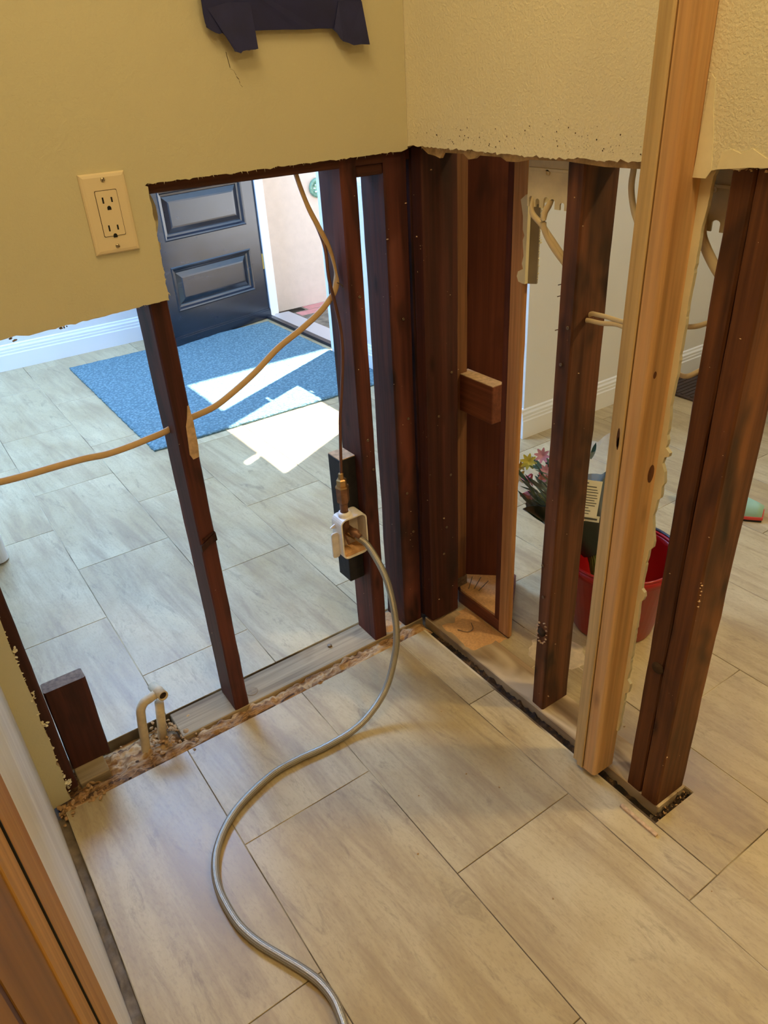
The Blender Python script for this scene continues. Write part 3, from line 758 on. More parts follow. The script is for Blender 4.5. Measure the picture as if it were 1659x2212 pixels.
# plywood-like panel set across the corner cavity (it stands at an angle)
bm = bmesh.new(); pa, pb = Vector((0.275, -0.087)), Vector((0.392, -0.199)); nn = Vector((.69, .72)).normalized() * .016
prism(bm, [tuple(pa), tuple(pb), tuple(pb + nn), tuple(pa + nn)], 0.042, ZT, 'z')
pn = tag(finish(bm, 'back_panel', M['panel'], loc=(.36, -.17, .042)), 'reddish wood panel at the back of the corner cavity', 'panel')
ck = thing_stud('wall_stud', (0.238, 0.252, -0.368, -0.327, 0.006, ZT), M['cheek'], 'pale orange stud between the dark corner cavity and the white wall beyond', seed=7, wob=.0007)
box('edge_strip', 0.240, 0.252, -0.327, -0.311, 0.04, ZT, M['panel'], ck)
bm = bmesh.new(); prism(bm, [(.24, -.158), (.24, -.366), (.2445, -.366), (.42, -.205), (.42, -.10), (.33, -.06), (.28, -.08)], -0.0005, .038, 'z')
npl = tag(finish(bm, 'short_plate', M['block_x'], loc=(.3, -.2, 0)), 'short dark bottom board closing the floor of the corner cavity', 'board')
# blocking inside the cavity
blk = box('nailing_block', 0.252, 0.29, -0.268, -0.135, 0.592, 0.688, M['block_x'], None, bev=.002)
tag(blk, 'short wood block fixed across the corner cavity at knee height', 'block')
box('sawn_top', 0.2525, 0.2895, -0.2675, -0.1355, 0.687, 0.6888, M['sawn'], blk)
# right opening
b3 = thing_stud('wall_stud', (0.124, 0.208, -0.609, -0.573, 0.004, ZT), M['stud_black'], 'dark knotty stud in the right opening with two cables through it', seed=8)
nails(b3, [(.122, -.59, .86), (.122, -.6, .93), (.122, -.588, .33), (.122, -.58, .41)], (-1, 0, 0))
bm = bmesh.new()          # torn knot low on its edge
for k in range(16):
    a = k / 16 * 6.283
    if k in (3, 4): continue
    chunk(bm, (0.1230, -.590 + .014 * math.cos(a), .232 + .031 * math.sin(a)), .0036, rng)
finish(bm, 'splintered_knot', M['sawn'], b3)
bm = bmesh.new(); addlathe(bm, [(0, 0), (.011, 0), (.011, .004), (0, .0042)], (.1245, -.590, .232), axis=(-1, 0, 0), n=14); finish(bm, 'knot_hole', M['debris_dark'], b3)
for z in (.98, 1.0, .92): box('staple', .118, .125, -.5745, -.5735, z, z + .0015, M['nail'], b3)
p1 = thing_stud('wall_stud', (0.118, 0.206, -0.899, -0.864, 0.004, ZT), M['stud_brown'], 'left one of the doubled brown studs at the wall end, dark low knot', seed=9)
p2 = thing_stud('wall_stud', (0.115, 0.204, -0.9405, -0.902, 0.004, ZT), M['stud_brown'], 'right one of the doubled brown studs at the wall end, bruised edge', seed=10)
bm = bmesh.new(); addlathe(bm, [(0, 0), (.013, 0), (.012, .0025), (0, .003)], (.1185, -.888, .345), axis=(-1, 0, 0), n=16); finish(bm, 'knot', M['debris_dark'], p1)
bm = bmesh.new()
for k in range(12): chunk(bm, (.117 + rng.uniform(-.001, .002), -.939 + rng.uniform(-.002, .002), .55 + rng.gauss(0, .02)), .0022, rng)
finish(bm, 'bruise', M['sawn'], p2)
# new pine boards in front of the right wall
pj = empty('pine_jamb', (.095, -.79, .012), 'pair of new pale pine boards standing against the right wall, full height', 'board')
bm = bmesh.new()
prism(bm, [(.124, -.755), (.072, -.755), (.069, -.757), (.069, -.7705), (.064, -.7715), (.062, -.773), (.062, -.7855), (.064, -.787), (.124, -.787)], .014, 2.42, 'z')
finish(bm, 'board', M['pine_dull'], pj, loc=(.09, -.77, .014))
bm = bmesh.new(); pr = [(.124, -.788), (.067, -.788), (.064, -.790), (.064, -.812)]
for k in range(6):
    a = math.pi - k * math.pi / 2 / 5 * -1; pr.append((.072 + .008 * math.cos(math.pi + k * math.pi / 10), -.812 + .008 * math.sin(math.pi + k * math.pi / 10)))
pr += [(.122, -.820), (.124, -.818)]
prism(bm, pr, .016, 2.42, 'z')
bd2 = finish(bm, 'board', M['pine'], pj, loc=(.09, -.80, .016))
for (x, z, a, b) in ((.105, .735, .008, .017), (.078, .915, .004, .006)):
    bm = bmesh.new(); n_ = 14
    vs = [bm.verts.new((x + a * math.cos(k * 6.283 / n_), -.8203, z + b * math.sin(k * 6.283 / n_))) for k in range(n_)]; bm.faces.new(vs)
    finish(bm, 'knot', M['stud_black'], bd2, recalc=False)
for (y, z, a, b) in ((-.779, .80, .003, .018), (-.78, .79, .002, .012)):
    bm = bmesh.new(); n_ = 12
    vs = [bm.verts.new((.0618, y + a * math.cos(k * 6.283 / n_), z + b * math.sin(k * 6.283 / n_))) for k in range(n_)]; bm.faces.new(vs)
    finish(bm, 'knot', M['stud_brown'], pj, recalc=False)

def flecks(par, x0, x1, y0, y1, n, seed, big=.0028):
    rr = random.Random(seed); bm = bmesh.new()
    for k in range(n):
        z = .03 + 1.14 * rr.random()
        if rr.random() < .5 and y0 is not None: p = (rr.uniform(x0, x1), y0, z)
        else: p = (x0, rr.uniform(y0, y1), z)
        chunk(bm, p, rr.uniform(.0006, big) * (1 if rr.random() < .3 else .5), rr)
    stuff(finish(bm, 'plaster_flecks', M['sawn'], par))
flecks(s2, -.466, -.430, -.1552, -.07, 12, 1); flecks(s3, -.049, -.011, -.1542, -.07, 16, 2); flecks(s4, .052, .109, -.1542, -.07, 26, 3)
flecks(b1, .118, .212, -.1922, -.156, 40, 4); flecks(b3, .124, .208, -.6092, -.575, 18, 5); flecks(p1, .118, .2, -.899, -.866, 8, 6, .002); flecks(p2, .115, .204, -.9407, -.904, 22, 7, .0022)
# header and other horizontals
hd = tag(box('header_board', -0.846, 0.118, -0.152, -0.068, 1.178, 1.216, M['header'], None, bev=.002), 'dark horizontal board under the cut edge of the back wall', 'board')
fb = tag(box('blocking', -0.0105, 0.0515, -0.151, -0.07, 1.158, 1.177, M['header'], None, bev=.002), 'short dark block between the two corner studs, over the slit of daylight', 'block')
# sole plates and stub
spa = tag(box('sole_plate', -0.603, 0.112, -0.155, -0.064, -0.03, 0.003, M['plate'], None, bev=.002), 'pale dusty sole plate on the floor along the back opening', 'plate')
for (x, y, r) in ((-.405, -.118, .016),):
    bm = bmesh.new(); rr_ = addlathe(bm, [(r, 0), (r * .96, .0012), (r * .8, .0004), (r * .5, .001), (.004, .0008), (0, .002)], (x, y, .003), n=20); finish(bm, 'knot', M['plate'], spa)
lathe('bolt', [(0, 0), (.006, 0), (.006, .005), (.003, .006), (0, .006)], (-.16, -.095, .003), M['nail'], spa, n=8, cap=False)
spb = tag(box('sole_plate', 0.118, 0.208, -0.945, -0.156, -0.03, 0.003, M['plate_dusty'], None, bev=.002), 'dust covered sole plate under the right stud wall', 'plate')
stub = stud('cut_stud', -0.844, -0.757, -0.100, -0.064, 0.012, 0.245, M['stud_dark'], None, M['sawn_grey'], seed=12, seg=10)
tag(stub, 'short sawn-off stud at the left foot of the back wall', 'stud')
pb_ = tag(box('plate_offcut', -0.842, -0.776, -0.150, -0.066, -0.02, 0.011, M['plate'], None, bev=.002), 'small pale wood offcut under the sawn-off stud', 'block')

# ------------------------------------------------------------------ grime, dust and rubble
stuff(mound('rubble', -0.90, -0.604, -0.198, -0.058, -0.028, 0.026, [M['adhesive']], None, 70, 34, 1, 45))
strip = mound('adhesive_strip', -0.895, 0.105, -0.204, -0.150, -0.016, 0.026, [M['adhesive']], None, 240, 14, 2, 30, .02, .7)
stuff(strip)
strip2 = mound('grime_strip', 0.082, 0.122, -0.965, -0.15, -0.032, 0.022, [M['grime']], None, 12, 130, 3, 60, .05); stuff(strip2)
strip3 = mound('grime_strip', 0.09, 0.212, -0.968, -0.94, -0.03, 0.026, [M['grime']], None, 40, 10, 4, 80, .05); stuff(strip3)
strip4 = mound('grime_strip', -0.910, -0.882, -2.0, -0.19, -0.020, 0.018, [M['slab']], None, 8, 190, 5, 40, .03, .6); stuff(strip4)
bm = bmesh.new(); r2 = random.Random(3)
for k in range(110): chunk(bm, (r2.gauss(-.625, .035), r2.gauss(-.115, .03), -.008 + r2.random() * .012), r2.uniform(.002, .0075), r2, 0)
for k in range(70): chunk(bm, (r2.uniform(-.90, -.80), r2.gauss(-.185, .016), r2.uniform(-.012, .008)), r2.uniform(.002, .008), r2, 0)
for k in range(120):
    x = r2.uniform(-.88, .09); chunk(bm, (x, -.176 + r2.gauss(0, .011), r2.uniform(-.008, .001)), r2.uniform(.0008, .0026) * (1.6 if x < -.6 else 1), r2, r2.choice((0, 0, 1)))
for k in range(50): chunk(bm, (r2.uniform(.1, .205), -.955 + r2.gauss(0, .006), r2.uniform(-.012, .0)), r2.uniform(.001, .004), r2, r2.choice((0, 1, 1)))
stuff(finish(bm, 'plaster_rubble', [M['debris'], M['debris_dark']]))
bm = bmesh.new()
for k in range(26):
    x, y = r2.choice(((-.07, -1.0), (.3, -.1), (-.3, -.7), (-.55, -.5), (.5, .2)));
    chunk(bm, (x + r2.gauss(0, .2), y + r2.gauss(0, .2), .0012), r2.uniform(.001, .0024), r2)
stuff(finish(bm, 'floor_specks', M['debris']))
stuff(mound('sawdust', -0.012, 0.056, -0.150, -0.068, 0.001, .016, [M['sawdust']], None, 18, 18, 6, 40, .2))
stuff(mound('sawdust', 0.119, 0.238, -0.365, -0.194, 0.0005, .012, [M['sawdust']], None, 30, 36, 7, 9, .18))
bm = bmesh.new(); prism(bm, [(.2445, -.162), (.2445, -.305), (.262, -.345), (.405, -.205), (.385, -.19), (.285, -.095)], 0.037, .0445, 'z'); bmesh.ops.subdivide_edges(bm, edges=bm.edges, cuts=3)
for v in bm.verts: v.co.z += .003 * noise.noise(v.co * 30)
stuff(finish(bm, 'sawdust', M['sawdust']))
stuff(mound('plaster_dust', 0.209, 0.40, -0.60, -0.36, -0.0012, .0042, [M['dust']], None, 40, 44, 9, 7, .4))
# sliver of cut tile edge lying by the post
tag(box('wood_splinter', .058, .066, -.985, -.895, .0005, .006, M['sawn'], None, bev=.001), 'thin pale wood splinter lying on the tiles by the wall end', 'splinter')
# short wire clippings on the plate
tube('wire_clipping', [(.15, -.262, .009), (.165, -.285, .0095), (.185, -.285, .0095), (.198, -.262, .009)], .0011, M['nail'], None, n=6)
tag(bpy.data.objects['wire_clipping'], 'bent thin wire clipping on the sawdust by the corner', 'wire')
for k, (a, b) in enumerate((((.262, -.20, .06), (.30, -.185, .075)), ((.25, -.19, .06), (.285, -.165, .072)), ((.27, -.21, .055), (.315, -.20, .063)))):
    o_ = tube('nail', [a, ((a[0] + b[0]) / 2, (a[1] + b[1]) / 2, (a[2] + b[2]) / 2), b], .0014, M['nail'], npl, n=6)

# ------------------------------------------------------------------ cabinet at the left
cab = empty('tall_cabinet', (-1.2, -1.7, 0), 'tall honey oak cabinet at the lower left, beside the white board', 'cabinet')
box('body', -1.55, -0.925, -2.6, -0.938, 0.09, 2.25, M['oak'], cab)
box('stile', -0.927, -0.905, -1.0665, -0.937, 0.0, 2.25, M['oak'], cab, bev=.0015)
dr = empty('cabinet_door', (-0.915, -1.5, 0.1)); dr.parent = cab; dr.location = Vector((-0.915, -1.5, .1)) - cab.location
def dchild(nm, *a, mat=M['oak'], bev=.003):
    o = box(nm, *a, mat, None, bev=bev); o.parent = dr; o.location = o.location - Vector((-0.915, -1.5, .1)); return o
dchild('gap_shade_strip', -0.93, -0.9053, -1.0690, -1.0664, .1, 2.2, mat=M['black'], bev=0)  # solid black strip standing in for the shade between stile and door
dchild('door_stile', -0.924, -0.9068, -1.140, -1.0690, .1, 2.2, bev=.001)
dchild('door_stile', -0.924, -0.9068, -1.86, -1.79, .1, 2.2, bev=.001)
dchild('door_rail', -0.924, -0.9068, -1.79, -1.140, .1, .17, bev=.001); dchild('door_rail', -0.924, -0.9068, -1.79, -1.140, 2.13, 2.2, bev=.001)
dchild('door_panel', -0.924, -0.9085, -1.255, -1.140, .17, 2.13, mat=M['oak_panel'], bev=0)
dchild('groove_shade_strip', -0.924, -0.9092, -1.262, -1.255, .17, 2.13, mat=M['stud_dark'], bev=0)  # dark flush strip, painting a line of shade along the panel edge
dchild('raised_field', -0.924, -0.9092, -1.79, -1.262, .17, 2.13, mat=M['oak_panel'], bev=0)

# ------------------------------------------------------------------ wall outlet
ow = empty('wall_outlet', (-0.503, -0.172, 1.16), 'ivory duplex wall outlet with rectangular face on the cream back wall', 'outlet')
bm = bmesh.new(); rg = []
for (ins, d) in ((0, 0), (0, .003), (.002, .0055), (.006, .0065)):
    r = []
    for (sx, sz) in ((-1, -1), (1, -1), (1, 1), (-1, 1)): r.append(bm.verts.new((-.503 + sx * (.0365 - ins), -.172 - d, 1.160 + sz * (.0605 - ins))))
    rg.append(r)
for i in range(3):
    for k in range(4): bm.faces.new((rg[i][k], rg[i][(k + 1) % 4], rg[i + 1][(k + 1) % 4], rg[i + 1][k]))
bm.faces.new(rg[0]); bm.faces.new(rg[-1])
finish(bm, 'cover_plate', M['ivory'], ow)
def rrect(cx, cz, w_, h_, r, n=4):
    out = []
    for (sx, sz, a0) in ((1, 1, 0), (-1, 1, 90), (-1, -1, 180), (1, -1, 270)):
        for k in range(n + 1):
            a = math.radians(a0 + 90 * k / n); out.append((cx + sx * (w_ - r) + r * math.cos(a), cz + sz * (h_ - r) + r * math.sin(a)))
    return out
bm = bmesh.new(); prism(bm, rrect(-.503, 1.161, .0178, .0348, .002), -.1788, -.1780, 'y'); finish(bm, 'seam', M['debris_dark'], ow)
bm = bmesh.new(); prism(bm, rrect(-.503, 1.161, .0170, .0340, .002), -.1796, -.1780, 'y'); rec = finish(bm, 'receptacle', M['ivory'], ow)
def sub(o, par):
    o.parent = par; o.location = o.location - par.location - par.parent.location if par.parent else o.location - par.location; return o
for zc in (1.181, 1.139):
    for (dx, h_) in ((-.0072, .0046), (.0068, .0038)):
        bm = bmesh.new(); prism(bm, rrect(-.503 + dx, zc, .0013, h_, .0003, 1), -.17975, -.1790, 'y'); o_ = finish(bm, 'slot', M['black']); o_.parent = rec; o_.location = -(rec.location + ow.location)
    bm = bmesh.new(); prism(bm, [(-.503 + .0032 * math.cos(a), zc - .0118 + .0032 * math.sin(a)) for a in [k * math.pi / 8 for k in range(9)]] + [(-.5062, zc - .0148), (-.4998, zc - .0148)], -.17975, -.1790, 'y')
    o_ = finish(bm, 'ground_hole', M['black']); o_.parent = rec; o_.location = -(rec.location + ow.location)
for zc, an in ((1.211, 1.0), (1.1105, -.35)):
    lathe('screw', [(0, 0), (.0036, 0), (.0034, .0012), (.0015, .0018), (0, .0018)], (-.503, -.1785, zc), M['steel'], ow, axis=(0, -1, 0), n=14, cap=False)
    bm = bmesh.new(); c_, s_ = math.cos(an), math.sin(an); q = []
    for (a, b) in ((-.0032, -.0005), (.0032, -.0005), (.0032, .0005), (-.0032, .0005)): q.append((-.503 + a * c_ - b * s_, zc + a * s_ + b * c_))
    prism(bm, q, -.18045, -.1800, 'y'); finish(bm, 'screw_slot', M['debris_dark'], ow)

# ------------------------------------------------------------------ blue tape
tp = empty('painters_tape', (-0.15, -0.172, 1.45), 'dark blue masking tape patch with ragged ends high on the back wall', 'tape')
def strip_tape(nm, pts, lift):
    """a tape flap standing off the wall, more so towards its torn end"""
    bm = bmesh.new(); prism(bm, pts, 0, .0006, 'y'); 
    bmesh.ops.triangulate(bm, faces=bm.faces)
    for v in bm.verts:
        yy = -.1735 - lift(v.co.x, v.co.z) - v.co.y + .0015 * noise.noise(Vector((v.co.x * 40, v.co.z * 40, 2)))
        v.co.y = min(-.1726, yy)
    return finish(bm, nm, M['tape'], tp)
r4 = random.Random(17)
main = [(-0.296, 1.50), (-0.296, 1.426)] + [(-0.2945, 1.414), (-0.292, 1.407), (-.285, 1.403), (-.27, 1.402)] + jag((-.27, 1.402), (0.001, 1.402), 24, .0006, r4) + [(0.002, 1.402), (0.002, 1.50)]
strip_tape('tape_strip', main, lambda x, z: .009 + .004 * max(0, (-x - .2) / .1))
strip_tape('tape_strip', [(-.292, 1.44), (-.293, 1.408), (-.286, 1.4035), (-.279, 1.400), (-.274, 1.3985), (-.268, 1.3995), (-.261, 1.397), (-.259, 1.390), (-.258, 1.383), (-.255, 1.378), (-.254, 1.374), (-.248, 1.3725), (-.244, 1.371), (-.240, 1.374), (-.2375, 1.377), (-.233, 1.375), (-.228, 1.3745), (-.222, 1.376), (-.217, 1.3755), (-.2115, 1.3765), (-.210, 1.402), (-.212, 1.44)], lambda x, z: .011 + .25 * max(0, 1.41 - z))
strip_tape('tape_strip', [(-.046, 1.44), (-.058, 1.402), (-.063, 1.4015), (-.055, 1.395), (-.050, 1.386), (-.046, 1.382), (-.036, 1.3795), (-.026, 1.3755), (-.01, 1.3765), (.0075, 1.3757), (.003, 1.39), (.0025, 1.402), (.002, 1.44)], lambda x, z: .0105 + .35 * max(0, 1.405 - z))

# ------------------------------------------------------------------ water box, tubing, hose
bb_ = box('backing_block', -0.093, -0.0495, -0.125, -0.07, 0.205, 0.555, M['tar'], None, bev=.002)
tag(bb_, 'black coated wood block on the side of the stud behind the water box', 'block')
bm = bmesh.new(); prism(bm, [(-.092, -.124), (-.05, -.124), (-.05, -.071), (-.092, -.071)], .5545, .5565, 'z'); finish(bm, 'sawn_top', M['sawn'], bb_)
wbx = empty('water_outlet_box', (-0.094, -0.15, 0.37), 'white plastic water outlet box with open front on the stud near the corner', 'box')
bm = bmesh.new()
def rr3(xl, xr, zb, zt, r, n=5): return rrect((xl + xr) / 2, (zb + zt) / 2, (xr - xl) / 2, (zt - zb) / 2, r, n)
OUT = rr3(-.131, -.058, .312, .424, .016); INN = rr3(-.1275, -.0615, .3155, .4205, .013)
def loop(bm, pts, y): return [bm.verts.new((a, y, b)) for a, b in pts]
a0, a1 = loop(bm, OUT, -.170), loop(bm, OUT, -.1265); b0, b1 = loop(bm, INN, -.170), loop(bm, INN, -.131)
k = len(OUT)
for i in range(k):
    j = (i + 1) % k
    for q in ((a0[i], a0[j], a1[j], a1[i]), (b0[i], b0[j], b1[j], b1[i]), (a0[i], a0[j], b0[j], b0[i])): bm.faces.new(q).smooth = False
bm.faces.new(a1); bm.faces.new(b1)
finish(bm, 'box_shell', M['white_plastic'], wbx)
bm = bmesh.new(); prism(bm, rr3(-.1485, -.130, .315, .385, .006), -.150, -.146, 'y'); finish(bm, 'mounting_flange', M['white_plastic'], wbx)
for z in (.392, .335):
    bm = bmesh.new(); prism(bm, [(-.132, z), (-.145, z + .006), (-.132, z + .012)], -.142, -.139, 'y'); finish(bm, 'mounting_barb', M['white_plastic'], wbx)
bm = bmesh.new(); addlathe(bm, [(.0165, 0), (.0165, .006), (.014, .01), (.0105, .011)], (-.106, -.148, .423), n=20); finish(bm, 'collar', M['white_plastic'], wbx)
bm = bmesh.new(); prism(bm, rr3(-.1265, -.0625, .3165, .326, .003), -.166, -.132, 'y'); finish(bm, 'dust_layer', M['sawdust'], wbx)
# angle valve in the box
bm = bmesh.new(); addlathe(bm, [(0, 0), (.009, 0), (.009, .02), (.011, .022), (.011, .034), (.007, .036), (.007, .046), (0, .046)], (-.096, -.134, .378), axis=(.25, -1, -.25), n=12)
addlathe(bm, [(0, -.016), (.008, -.016), (.008, .034), (0, .034)], (-.1, -.14, .384), axis=(0, 0, 1), n=12)
finish(bm, 'valve', M['bronze'], wbx)
bm = bmesh.new(); addlathe(bm, [(0, -.003), (.014, -.003), (.016, 0), (.014, .003), (0, .003)], (-.104, -.146, .352), axis=(.9, -.3, .2), n=10, smooth=False); finish(bm, 'valve_handle', M['bronze'], wbx)
# compression coupling on top
cp = empty('compression_coupling', (-.106, -.148, .434), 'brass and bronze compression coupling standing on top of the water box', 'fitting')
bm = bmesh.new(); addlathe(bm, [(0, -.008), (.0098, -.008), (.0098, .032), (.0, .032)], (-.106, -.148, .434), n=18); finish(bm, 'riser', M['bronze'], cp)
bm = bmesh.new(); addlathe(bm, [(.0, .026), (.0145, .026), (.0155, .03), (.0155, .064), (.0145, .068), (0, .068)], (-.106, -.148, .434), n=6, smooth=False); finish(bm, 'body', M['bronze'], cp)
bm = bmesh.new(); addlathe(bm, [(0, .066), (.0165, .066), (.0165, .0705), (.012, .0705), (.0125, .072), (.0125, .086), (.010, .089), (0, .089)], (-.106, -.148, .434), n=6, smooth=False)
addlathe(bm, [(0, .086), (.0068, .086), (.0068, .102), (.004, .104), (0, .104)], (-.106, -.148, .434), n=6, smooth=False); finish(bm, 'nut', M['brass'], cp)
ct = tube('copper_tube', [(-.135, -.10, 1.23), (-.122, -.10, 1.19), (-.111, -.10, 1.150), (-.0965, -.101, 1.107), (-.082, -.108, 1.066), (-.079, -.122, 1.030), (-.084, -.135, .977), (-.076, -.136, .928), (-.0685, -.137, .877), (-.067, -.138, .837), (-.072, -.14, .786), (-.082, -.142, .724), (-.092, -.144, .670), (-.098, -.146, .614), (-.103, -.148, .56), (-.1055, -.148, .53)], .0036, M['copper'], None, n=10)
tag(ct, 'thin dark copper tube running down beside the stud into the coupling', 'tube')
HP = [(-0.090, -0.150, 0.362), (-0.084, -0.168, 0.358), (-0.076, -0.20, 0.345), (-0.077, -0.262, 0.300), (-0.089, -0.309, 0.250), (-0.107, -0.346, 0.185), (-0.133, -0.365, 0.125), (-0.171, -0.380, 0.070), (-0.223, -0.390, 0.033), (-0.279, -0.393, 0.013), (-0.355, -0.392, 0.0092), (-0.412, -0.386, 0.0092), (-0.471, -0.385, 0.0092), (-0.522, -0.396, 0.0092), (-0.576, -0.416, 0.0092), (-0.620, -0.443, 0.0092), (-0.658, -0.481, 0.0092), (-0.681, -0.521, 0.0092), (-0.693, -0.565, 0.0092), (-0.695, -0.611, 0.0092), (-0.691, -0.659, 0.0092), (-0.677, -0.705, 0.0092), (-0.655, -0.752, 0.0092), (-0.636, -0.792, 0.0092), (-0.623, -0.827, 0.0092), (-0.618, -0.861, 0.0092), (-0.621, -0.890, 0.0092), (-0.630, -0.93, 0.0092), (-0.645, -0.99, 0.0092), (-0.65, -1.06, .0092)]
hs = empty('braided_hose', (-.65, -.6, 0), 'braided steel water hose curving from the water box across the floor', 'hose')
tube('hose_body', HP, .0082, M['braid'], hs, n=14, sub=10)
bm = bmesh.new(); addtube(bm, [(-.098, -.138, .372), (-.09, -.150, .362), (-.084, -.166, .357)], lambda q: .0095 if q < .5 else .0088, n=12, sub=4); finish(bm, 'ferrule', M['brass'], hs)

# ------------------------------------------------------------------ cables
cA = tube('electric_cable', [(-.15, -.125, 1.22), (-.134, -.125, 1.193), (-.123, -.124, 1.155), (-.108, -.123, 1.112), (-.087, -.122, 1.070), (-.068, -.12, 1.031), (-.0585, -.118, .997), (-.0555, -.117, .969), (-.061, -.118, .946), (-.076, -.12, .930), (-.105, -.12, .907), (-.153, -.12, .881), (-.211, -.12, .854), (-.270, -.12, .816), (-.327, -.12, .786), (-.371, -.12, .768), (-.425, -.115, .757), (-.448, -.11, .75), (-.475, -.112, .743), (-.513, -.116, .740), (-.551, -.118, .737), (-.596, -.12, .736), (-.638, -.12, .740), (-.689, -.12, .741), (-.738, -.12, .741), (-.785, -.12, .743), (-.84, -.115, .748)], .0066, M['cable'], None, rb=.0035, n=12, up=(0, .2, 1), sub=8)
tag(cA, 'flat tan electric cable draped across the back opening and through the lone stud', 'cable')
bm = bmesh.new(); addtube(bm, [(-.062, -.1295, .962), (-.055, -.127, .958), (-.047, -.1285, .952)], .0012, n=6, sub=3); addbox(bm, -.05, -.0485, -.129, -.126, .950, .9535)
finish(bm, 'cable_staple', M['nail'], cA)
def cable(pts, lab, r=.0058, rb=.0034, mat='cable_cream', up=(0, 0, 1)):
    o = tube('electric_cable', pts, r, M[mat], None, rb=rb, n=10, up=up, sub=6); return tag(o, lab, 'cable')
cable([(.168, -.598, .940), (.162, -.616, .950), (.15, -.638, .9555), (.15, -.658, .956), (.15, -.683, .955), (.15, -.73, .955), (.15, -.78, .966), (.15, -.826, .976), (.155, -.846, .985), (.16, -.87, .99)], 'upper of two pale cables strung from the dark knotty stud to the doubled studs', .0042, .003)
cable([(.164, -.598, .934), (.155, -.617, .940), (.15, -.650, .943), (.15, -.684, .948), (.15, -.72, .94), (.15, -.77, .913), (.15, -.807, .898), (.15, -.828, .897), (.155, -.848, .912), (.16, -.87, .93)], 'lower sagging one of two pale cables strung to the doubled studs', .0042, .003)
cable([(.16, -.676, 1.22), (.152, -.680, 1.187), (.15, -.681, 1.16), (.15, -.690, 1.13), (.15, -.705, 1.10), (.15, -.72, 1.04), (.16, -.75, 1.0)], 'pale cable dropping behind the pine boards from under the right wall', .0055, .0035, 'cable_cream', (0, 1, 0))
def ebox(x0, x1, y0, y1, z0, z1, lab, slots):
    e = empty('junction_box', ((x0 + x1) / 2, (y0 + y1) / 2, z0), lab, 'box')
    bm = bmesh.new(); pts = [(y0, z1), (y0, z0)]
    for (a, b, h_) in slots:
        pts += [(a, z0), (a, z0 + h_ * .7)] + [((a + b) / 2 + (a - b) / 2 * math.cos(k * math.pi / 6), z0 + h_ * .7 + h_ * .3 * math.sin(k * math.pi / 6)) for k in range(1, 6)] + [(b, z0 + h_ * .7), (b, z0)]
    pts += [(y1, z0), (y1, z1)]
    prism(bm, pts, x0, x0 + .003, 'x'); finish(bm, 'box_back', M['cream_plastic'], e)
    box('box_floor', x0 + .003, x1, y0, y1, z0 + .018, z0 + .021, M['cream_plastic'], e)
    box('box_side', x0 + .003, x1, y0, y0 + .003, z0, z1, M['cream_plastic'], e); box('box_side', x0 + .003, x1, y1 - .003, y1, z0, z1, M['cream_plastic'], e)
    bm = bmesh.new(); addbox(bm, x0 - .002, x0, y0 + .003, y1 - .003, z0 + .058, z0 + .063, 0, .0005); finish(bm, 'moulded_rib', M['cream_plastic'], e)
    bm = bmesh.new(); addlathe(bm, [(0, 0), (.005, 0), (.005, .002), (.003, .002), (.003, .0005), (0, .0005)], (x0, (y0 + y1) / 2 + .002, z0 + .056), axis=(-1, 0, 0), n=12); finish(bm, 'boss', M['cream_plastic'], e)
    return e
ebox(.136, .19, -.568, -.472, 1.1175, 1.24, 'cream plastic junction box with notched bottom under the right wall, beside the pale stud', [(-.559, -.549, .012), (-.537, -.526, .016), (-.523, -.511, .018), (-.501, -.492, .014), (-.486, -.476, .017)])
ebox(.16, .21, -.862, -.775, 1.112, 1.24, 'shaded cream junction box under the right wall, between pine boards and doubled studs', [(-.852, -.842, .012), (-.834, -.82, .016), (-.812, -.80, .014)])
cable([(.150, -.482, 1.145), (.137, -.484, 1.124), (.133, -.489, 1.107), (.135, -.510, 1.091), (.139, -.528, 1.072), (.145, -.545, 1.051), (.152, -.567, 1.025), (.16, -.59, 1.0)], 'left of two cream cables leaving the notched junction box', .0056, .004)
cable([(.150, -.523, 1.145), (.138, -.524, 1.125), (.133, -.518, 1.110), (.133, -.518, 1.087), (.138, -.532, 1.061), (.144, -.552, 1.038), (.154, -.577, 1.01), (.16, -.60, .99)], 'right of two cream cables leaving the notched junction box', .0056, .004)
cable([(.168, -.806, 1.135), (.158, -.810, 1.122), (.15, -.819, 1.100), (.15, -.835, 1.077), (.152, -.852, 1.058), (.158, -.875, 1.035)], 'broad shaded cable under the junction box beside the doubled studs', .0085, .0045, 'cable_cream', (0, 0, 1))
# strip of old plaster on the pale stud
ps = empty('plaster_strip', (.258, -.37, 1.0), 'narrow strip of torn plasterboard hanging on the pale stud below the junction box', 'plasterboard')
bm = bmesh.new(); prism(bm, [(.245, -.372), (.252, -.3715), (.262, -.384), (.256, -.387)], .945, 1.12, 'z'); finish(bm, 'board_core', M['paper_grey'], ps)
bm = bmesh.new(); r5 = random.Random(4)
pts = [(-.366, 1.115), (-.352, 1.105), (-.356, 1.09), (-.360, 1.075), (-.361, 1.05), (-.366, 1.04), (-.362, 1.03), (-.366, 1.0), (-.362, .985), (-.366, .975), (-.352, .968), (-.349, .958), (-.354, .948), (-.366, .946), (-.373, .946), (-.373, 1.115)]
prism(bm, pts, .2365, .2445, 'x'); finish(bm, 'torn_lip', M['paper'], ps)
bm = bmesh.new()
for k in range(34): chunk(bm, (.2605, -.384 + r5.uniform(-.002, .002), .95 + k * .005), r5.uniform(.0015, .004), r5)
finish(bm, 'torn_edge', M['paper'], ps)

